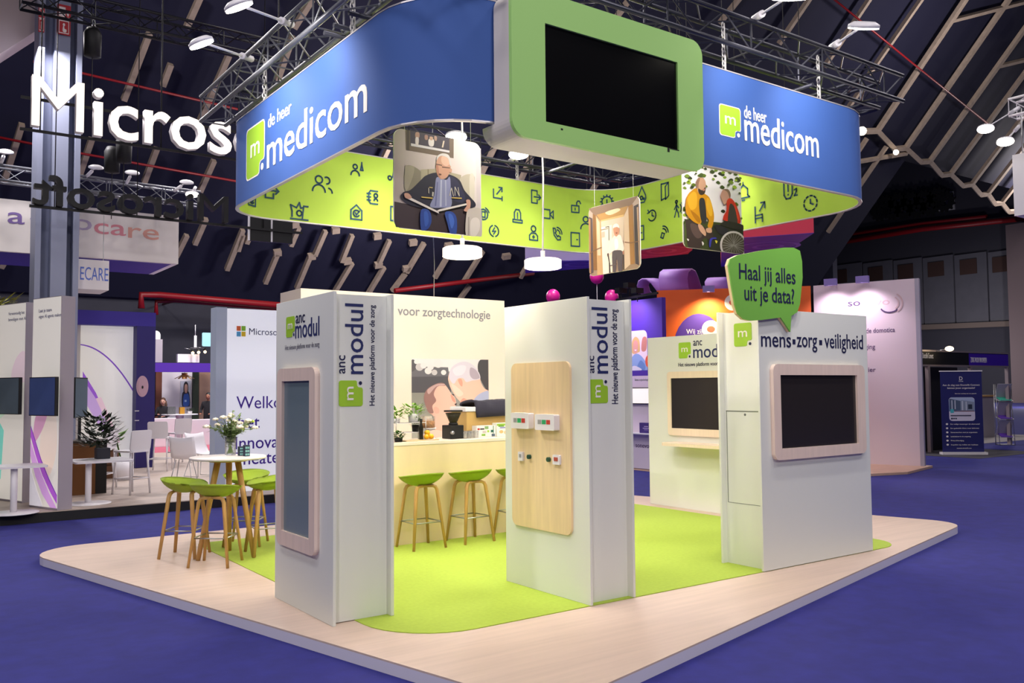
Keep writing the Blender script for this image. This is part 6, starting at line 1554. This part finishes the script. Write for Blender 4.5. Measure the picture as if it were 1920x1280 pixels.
def clip_lamp(label, px, py, o_, n_, e, colr, bright):
    c = atplane(px, py, o_, n_)
    t = thing('clip_lamp', label, 'lamp', c)
    m = MB(); m.bar(c-n_*0.05, c+n_*0.35, 0.03, 0.03); m.build('arm', M_whitepl, t)
    m = MB(); m.obox(c+n_*0.4, n_, n_.cross(Z), Z, 0.06, 0.14, 0.08); m.build('head', mat('lamp_lilac', '8a7ac0', 0.5), t)
    light('SPOT', 'clip_beam', c+n_*0.5+Z*-0.1, c-Z*1.2, e, colr, 0.06, 120, 0.9)
clip_lamp('small lilac clip lamp on top of the orange wall', 1328, 545, o2_, n2_, 240, (1.0, 0.85, 0.45), 1)
clip_lamp('lilac clip lamp on the pinkish white wall, left one', 1566, 532, o, n, 70, (1, 0.82, 0.98), 0)
clip_lamp('lilac clip lamp on the pinkish white wall, right one', 1625, 527, o, n, 70, (1, 0.82, 0.98), 0)
# ribbon loops on top
M_rib = M_lilac
def ribbon(label, pts, back, wid):
    m = MB(); P = [atplane(*q_, o2_-n2_*(0.14+d_), n2_) for q_, d_ in zip(pts, back)]
    vs_ = [(m.bm.verts.new(p), m.bm.verts.new(p-u2_*wid)) for p in P]
    for a_, b_ in zip(vs_, vs_[1:]): m.bm.faces.new((a_[0], b_[0], b_[1], a_[1])).smooth = True
    o_ = m.build('ribbon_loop', M_rib); md = o_.modifiers.new('thick', 'SOLIDIFY'); md.thickness = 0.04; tag(o_, label, 'ribbon')
ribbon('lilac ribbon curl over the orange wall, left small loop', [(1262,552),(1252,541),(1243,529),(1234,522),(1226,521),(1219,525),(1216,534),(1219,545),(1226,552)], (0.05,0.1,0.2,0.3,0.45,0.6,0.75,0.85,0.9), 0.30)
ribbon('big lilac ribbon loop over the orange wall, middle one', [(1295,552),(1291,538),(1289,520),(1291,508),(1297,503),(1304,507),(1309,518),(1314,534),(1323,553)], (0.05,0.05,0.1,0.2,0.4,0.6,0.75,0.9,1.0), 0.72)
ribbon('lilac ribbon loop half behind the speech bubble', [(1388,553),(1384,538),(1383,526),(1387,519),(1393,518),(1400,524),(1406,538),(1412,553)], (0.05,0.05,0.1,0.3,0.5,0.7,0.8,0.9), 0.80)
# purple poster wall with shelf
XP = 13.95
def xp(px, py): return at(px, py, x=XP)
po = thing('poster_wall', 'purple poster above a white wall with a shelf, between the two pillars', 'stand wall', (XP+0.1, 14.6, FL))
zp1, zp0 = xp(1215, 560).z, xp(1215, 704).z; yl_, yr_ = 15.6, xp(1240, 880).y-0.1
m = MB(); m.box(XP, XP+0.12, yr_, yl_, zp0+0.001, zp1); m.build('purple_panel', mat('poster_purple', '4a2a9c', 0.6), po)
m = MB(); m.box(XP, XP+0.12, yr_, yl_, -0.039+0.0, zp0); m.build('white_panel', mat('wall_lavender', 'd4c6d4', 0.6), po)
a_, b_ = xp(1187, 703), xp(1231, 565)
A, B = xp(1172, 695), xp(1213, 618)
ww, hh = A.y-B.y, B.z-A.z
picture('portrait_print', po, (XP, A.y, A.z), -Y, Z, ww, hh, [('efe2e0', clipround(ww, hh, 0.12)), ('c88a70', smooth([(.75,.5),(.95,.5),(.98,.8),(.8,.8)])), ('8fb0d8', smooth([(.25,.0),(.3,.3),(.5,.42),(.75,.35),(1,.12),(1,0)])), ('6a90c4', smooth([(.55,.05),(.7,.25),(.9,.12),(.85,0)])), ('e0c070', smooth([(.3,.5),(.35,.75),(.5,.85),(.66,.75),(.68,.5),(.6,.45),(.4,.42)])), ('e0aa90', smooth([(.38,.5),(.4,.7),(.5,.76),(.6,.68),(.58,.48),(.48,.42)])), ('ffffff', smooth([(.44,.52),(.54,.52),(.49,.49)])), ('e0e0e8', smooth([(.2,0),(.4,.12),(.7,.05),(.7,0)]))])
c = xp(1218, 677); m = MB(); m.slab(ell(-c.y, c.z, 0.13, 0.15, 20), (XP-0.004, 0, 0), -Y, Z, -X, 0.004); m.build('round_badge', mat('badge_orange', 'e0603a', 0.6), po)
m = MB(); m.slab(ell(-c.y, c.z, 0.05, 0.05, 14), (XP-0.009, 0, 0), -Y, Z, -X, 0.003); m.build('badge_heart', M_logoedge, po)
P = xp(1190, 712); lettering('Slimme zorgtechnologie in de thuissituatie', po, M_grey, (XP, P.y, P.z-0.02), -Y, Z, 0.05, width=0.78, depth=0.003)
P = xp(1192, 838); lettering('sonevo', po, M_sink, (XP, P.y, P.z), -Y, Z, 0.10, width=xp(1192, 838).y-xp(1217, 838).y, depth=0.004)
for r in (0.09, 0.15):
    c = xp(1216, 834); m = MB(); pts_ = [(r*math.cos(math.radians(t_)), r*math.sin(math.radians(t_))) for t_ in range(-60, 61, 15)]
    for p_, q_ in zip(pts_, pts_[1:]): m.bar(c-Y*p_[0]+Z*p_[1], c-Y*q_[0]+Z*q_[1], 0.014, 0.014, X)
    m.build('sound_wave', M_sink, po)
A, B = xp(1180, 757), xp(1234, 726)
t = thing('monitor', 'white lit monitor on the lavender wall between the pillars', 'monitor', (XP-0.05, (A.y+B.y)/2, A.z))
m = MB(); m.box(XP-0.06, XP-0.001, B.y, A.y, A.z, B.z, 0.006); m.build('casing', M_black, t)
m = MB(); m.box(XP-0.063, XP-0.061, B.y+0.015, A.y-0.02, A.z+0.02, B.z-0.02); m.build('screen', mat('screen_white', 'efe9e0', 0.4, emit=0.6), t)
zs_ = xp(1215, 811).z
m = MB(); m.box(XP-0.25, XP-0.001, yr_+0.02, yl_, zs_-0.025, zs_); m.build('shelf', M_whitepl, po)
for lab, px0, px1, py in (('purple box on the shelf of the lavender wall, larger one', 1199, 1224, 793), ('small purple box on the shelf beside the larger one', 1228, 1239, 801)):
    A, B = at(px0, 808, x=XP-0.2), at(px1, py, x=XP-0.2)
    t = thing('product_box', lab, 'box', (XP-0.2, (A.y+B.y)/2, zs_))
    m = MB(); m.box(XP-0.2, XP-0.1, B.y, A.y, zs_+0.001, B.z, 0.004); m.build('carton', mat('carton_purple', '43307a', 0.5), t)
    picture('printed_lines', t, (XP-0.2, A.y, zs_), -Y, Z, A.y-B.y, B.z-zs_, [('c8b8e0', R(.35,.62,.65,.68)), ('c8b8e0', R(.25,.45,.75,.51)), ('a890d0', R(.35,.3,.65,.35))])
# lighting rail over the poster
rl_ = thing('light_rail', 'black light rail with small projectors above the purple poster', 'light rail', xp(1190, 556))
A, B = xp(1156, 562), xp(1233, 549)
m = MB(); m.bar(A, B, 0.05, 0.05); m.build('rail', M_trussdark, rl_)
for px, py in ((1164,545), (1195,545), (1180,535)):
    c = xp(px, py); m = MB(); m.obox(c, X, Y, Z, 0.12, 0.08, 0.06); m.tube([c, c-Z*0.25], 0.015, 6); m.build('projector', M_black, rl_)
light('SPOT', 'poster_beam', (XP-0.7, 14.7, zp1+0.1), (XP, 14.6, 3.1), 130, (0.75, 0.5, 1.0), 0.05, 100, 0.9)

# ------------------------------------------------------------------ booth with roll-up at the far right
YD = 13.2
def yd(px, py, y=YD): return at(px, py, y=y)
db = thing('shell_booth', 'black shell-scheme booth with white profiles and a purple name band at far right', 'booth', yd(1780, 850))
A, B, C_ = yd(1719, 678), yd(1817, 684), yd(1891, 690)
At, Ct = yd(1719, 655), yd(1891, 667)
zt_ = (At.z+Ct.z)/2; zb2 = (A.z+C_.z)/2
m = MB(); m.box(A.x, B.x, YD, YD+0.06, zb2, zt_); m.build('fascia', M_black, db)
m = MB(); m.box(B.x+0.001, C_.x, YD, YD+0.06, zb2, zt_); m.build('name_band', mat('band_violet', '3f1ca0', 0.5), db)
for z in (zb2-0.05, zt_+0.001):
    m = MB(); m.box(A.x, C_.x, YD-0.02, YD+0.08, z, z+0.049); m.build('profile', mat('profile_alu', '9a8e90', 0.4, metal=0.4), db)
for px in (1721, 1740, 1820, 1889):
    x_ = yd(px, 700).x; m = MB(); m.box(x_-0.05, x_+0.05, YD-0.04, YD+0.06, FL+0.001, zb2-0.051); m.build('post', MATS['profile_alu'], db)
m = MB(); m.box(A.x, B.x-0.1, YD+0.3, YD+0.35, FL+0.001, zb2-0.06); m.build('rear_panel', M_black, db)
m = MB(); m.box(B.x, C_.x+4, YD+3.5, YD+3.6, FL+0.001, zb2-0.06); m.build('rear_panel', M_black, db)
m = MB(); m.box(A.x-0.6, B.x, YD-1.9, YD+0.29, FL+0.0005, FL+0.006); m.build('grey_carpet', mat('carpet_grey', '45434c', 0.95), None)
tag(bpy.context.scene.objects['grey_carpet'], 'grey carpet strip in front of the black booth at far right', 'carpet')
m = MB(); m.box(B.x+0.3, C_.x+6, YD+0.9, YD+3.4, FL+0.0005, FL+0.006); tag(m.build('pale_carpet', mat('carpet_pale', 'a09a9c', 0.9)), 'pale carpet inside the far right booth behind the brochure rack', 'carpet')
lettering('ersoc: Doctolib Connect', db, M_logoedge, (yd(1722, 673).x, YD, yd(1722, 671).z), X, Z, 0.15, width=yd(1750, 673).x-yd(1722, 673).x, depth=0.004)
lettering('ZORG VOOR INNOVEREN', db, M_logoedge, (yd(1820, 680).x, YD, yd(1820, 679).z), X, Z, 0.15, width=yd(1850, 680).x-yd(1820, 680).x, depth=0.004)
c = yd(1754, 656)
t = thing('booth_spot', 'glowing warm spot on top of the black booth fascia', 'spot lamp', c)
m = MB(); m.tube([c-Z*0.05+Y*0.05, c-Y*0.35+Z*0.02], 0.015, 6); m.build('arm', M_steel, t)
m = MB(); m.sphere(c-Y*0.4+Z*0.02, 0.10, 12, sx=1.5, sz=0.7); m.build('lamp_glass', mat('spot_warm', 'ffe2b0', 0.4, emit=10), t)
# roll-up
RA, RB_ = at(1766, 852, z=FL), at(1847, 852, z=FL)
u = (RB_-RA); RW = u.length; u.normalize(); n = u.cross(Z)
ru = thing('rollup_banner', 'dark blue roll-up banner with a building photo in front of the black booth', 'roll-up banner', (RA+RB_)/2)
RH = 2.22
m = MB(); m.slab(R(0.02, 0.07, RW-0.02, RH), RA, u, Z, n, 0.006); m.build('fabric', mat('rollup_blue', '1c1f62', 0.55), ru)
m = MB(); m.slab(R(-0.02, 0.003, RW+0.03, 0.069), RA-n*0.12, u, Z, n, 0.24); m.build('base', M_whitepl, ru)
m = MB(); m.slab(R(0, RH+0.001, RW, RH+0.03), RA-n*0.01, u, Z, n, 0.03); m.build('top_rail', M_whitepl, ru)
m = MB(); m.tube([RA+u*RW/2-n*0.06+Z*0.07, RA+u*RW/2-n*0.015+Z*RH], 0.012, 6); m.build('rear_pole', M_steel, ru)
def ruT(s, fx, fz, size, width=None, align='C'): lettering(s, ru, M_logoedge, RA+n*0.006+u*RW*fx+Z*fz, u, Z, size, width=width, align=align, depth=0.003)
ruT('D', .5, 1.99, 0.10); ruT('Doctolib', .5, 1.95, 0.025)
ruT('Aan de slag met Doctolib Connect', .5, 1.84, 0.045, RW*.86); ruT('binnen jouw organisatie?', .5, 1.76, 0.045, RW*.64); ruT('Start hier vandaag met een gesprek', .6, 1.62, 0.024, RW*.5)
for k, (s, w3_) in enumerate((('Een veilige messenger als alternatief', .68), ('Een gedeelde inbox voor iedereen', .66), ('Samenwerken met je organisatie', .62), ('Ledenbeheer in de omgeving', .46), ('Privacy & Beveiliging', .30), ('Inspelen op rollen en rechten', .62))):
    z = 0.80-0.11*k; ruT(s, .22, z, 0.03, RW*w3_, 'L'); m = MB(); m.slab(ell(RW*.14, z+0.015, 0.03, 0.025, 12), RA+n*0.006, u, Z, n, 0.003); m.build('bullet_icon', M_logoedge, ru)
ruT('connect.doctolib.com', .52, 0.16, 0.028, RW*.34)
picture('building_print', ru, RA+n*0.006+u*RW*.20+Z*0.90, u, Z, RW*.6, 0.63, [('d8d4e4', [(a_/1, b_/1) for a_, b_ in rrect(0,1,0,1,.12,5)]), ('7a98c8', [(.0,.4),(1,.4),(1,.9),(.9,1),(.1,1),(0,.9)], 'b4c4dc'), ('50607a', [(.02,.42),(.45,.45),(.45,.85),(.02,.95)]), ('8a98ac', [(.45,.42),(.98,.42),(.98,.8),(.5,.88),(.45,.85)]), ('c8d0dc', R(.5,.45,.55,.85)), ('c8d0dc', R(.65,.45,.69,.82)), ('2a3448', R(.74,.5,.9,.7)), ('c8d0dc', R(.1,.5,.14,.88)), ('c8d0dc', R(.22,.5,.26,.88)), ('6a3a3a', R(.2,.4,.98,.43)), ('4ab8c0', R(.05,.34,.18,.5)), ('4a4a60', R(.05,.2,.85,.25)), ('1c1f40', ell(.1,.1,.035,.04,10)), ('1c1f40', ell(.18,.1,.03,.035,10)), ('1c1f40', ell(.26,.1,.03,.035,10))], lift=0.001)
# brochure rack
rk0 = at(1884, 834, z=FL)
uu = V3((0.73, -0.68, 0)); nn = uu.cross(Z)
rk = thing('brochure_rack', 'zigzag brochure rack with purple leaflets at the far right', 'brochure rack', rk0)
hR = atplane(1884, 720, rk0, nn).z-FL; wR = 0.42
zz = [0.02, 0.22, 0.50, 0.78, 1.06, 1.34, 1.62, hR]
for k in range(3):
    z0 = 0.25+k*(hR-0.2)/3
    m = MB()
    a_ = rk0+Z*z0; b_ = rk0+Z*(z0+0.14)+nn*0.22; c_ = rk0+Z*(z0+0.52)-nn*0.08
    m.face([a_-uu*wR/2+nn*0.22, a_+uu*wR/2+nn*0.22, a_+uu*wR/2-nn*0.1+Z*0.06, a_-uu*wR/2-nn*0.1+Z*0.06]); m.face([a_-uu*wR/2-nn*0.1+Z*0.06, a_+uu*wR/2-nn*0.1+Z*0.06, c_+uu*wR/2+nn*0.25, c_-uu*wR/2+nn*0.25])
    o_ = m.build('tray', mat('tray_acrylic', 'a8a4b0', 0.3), rk); md = o_.modifiers.new('thick', 'SOLIDIFY'); md.thickness = 0.012
    m = MB(); m.face([a_-uu*wR*.4+nn*0.215+Z*0.02, a_+uu*wR*.4+nn*0.215+Z*0.02, a_+uu*wR*.4-nn*0.06+Z*0.11, a_-uu*wR*.4-nn*0.06+Z*0.11])
    o_ = m.build('leaflet_stack', mat('leaflet_teal', '3aa890', 0.5) if k == 2 else mat('leaflet_purple', '5a34a0', 0.5), rk); md = o_.modifiers.new('thick', 'SOLIDIFY'); md.thickness = 0.02
for s_ in (-1, 1):
    m = MB(); m.tube([rk0+uu*wR/2*s_*1.05+Z*0.001-nn*0.1, rk0+uu*wR/2*s_*1.05+Z*hR-nn*0.1], 0.014, 6); m.tube([rk0+uu*wR/2*s_*1.05+Z*0.001+nn*0.2, rk0+uu*wR/2*s_*1.05+Z*hR-nn*0.0], 0.010, 6); m.build('upright', M_steel, rk)
m = MB(); m.slab(R(-wR/2, 0.001, wR/2, 0.03), rk0-nn*0.15, uu, Z, nn, 0.4); m.build('base', M_steel, rk)
# wooden-topped counter inside that booth
A = yd(1862, 775, 15.6)
t = thing('booth_counter', 'white counter with a wooden top deep inside the far right booth', 'counter', (A.x, 15.6, FL))
zc2 = yd(1855, 742, 15.6).z; x0_, x1_ = yd(1843, 780, 15.6).x, yd(1864, 780, 15.6).x
m = MB(); m.box(x0_, x1_, 15.6, 16.0, FL+0.008, zc2-0.03); m.build('body', M_side, t)
m = MB(); m.box(x0_-0.1, x1_+0.05, 15.55, 16.05, zc2-0.029, zc2+0.03); m.build('top', M_oak, t)

# ------------------------------------------------------------------ hanging box and spots at the upper right
XH = 17.0
A, B = at(1902, 405, x=XH), at(1902, 290, x=XH)
hx = thing('hanging_box_sign', 'white hanging box cut by the right edge of the view', 'sign', (XH, A.y-1.2, A.z))
m = MB(); m.box(XH, XH+1.5, A.y-2.5, A.y, A.z, B.z); m.build('box', M_whitepl, hx)
m = MB(); m.tube([(XH+0.2, A.y-0.1, B.z), (XH+0.2, A.y-0.1, B.z+0.9)], 0.015, 6); m.tube([(XH+0.2, A.y-1.2, B.z), (XH+0.2, A.y-1.2, B.z+0.9)], 0.015, 6); m.build('cable', M_steel, hx)
tA = at(1899, 205, x=XH+0.2)
truss('short white truss above the white hanging box at the right edge', tA, (tA.x, tA.y-2.8, tA.z), 0.32, M_whitepl)
for lab, px, py in (('bright star-like spot left of the right edge truss, upper one', 1848, 240), ('bright star-like spot left of the right edge truss, lower one', 1885, 264)):
    h = at(px, py, x=XH-0.4); arm_lamp(lab, tA+V3((0, -0.1, 0.0 if py < 250 else -0.35)), h, h+V3((-1, -0.5, -0.6)), 0, True, s=1.0)
SC.render.film_transparent = False

for lab, px, py in (('small glowing hall lamp on the beams just right of the ring banner', 1604, 237), ('tiny glowing hall lamp on the beams, farther right than the first', 1668, 277)):
    c = onroof(px, py)-RN*0.6
    t = thing('hall_lamp_fixture', lab, 'lamp', c)
    m = MB(); m.tube([c, c+RN*0.6], 0.06, 8); m.build('bracket', M_steel, t)
    m = MB(); m.sphere(c, 0.28 if px < 1650 else 0.18, 12); m.build('bulb', mat('hall_bulb', 'fff0d8', 0.4, emit=6), t)
p = at(812, 440, y=10.8)
m = MB(); m.tube([(p.x, 10.8, 6.6), (p.x, 10.8, p.z), (p.x+0.02, 10.8, zw+0.5), (p.x+0.01, 10.8, zw+0.003)], 0.006, 6)
tag(m.build('power_cable', M_steel), 'thin cable dropping down to the top of the cream wall, below the armchair photo', 'cable')
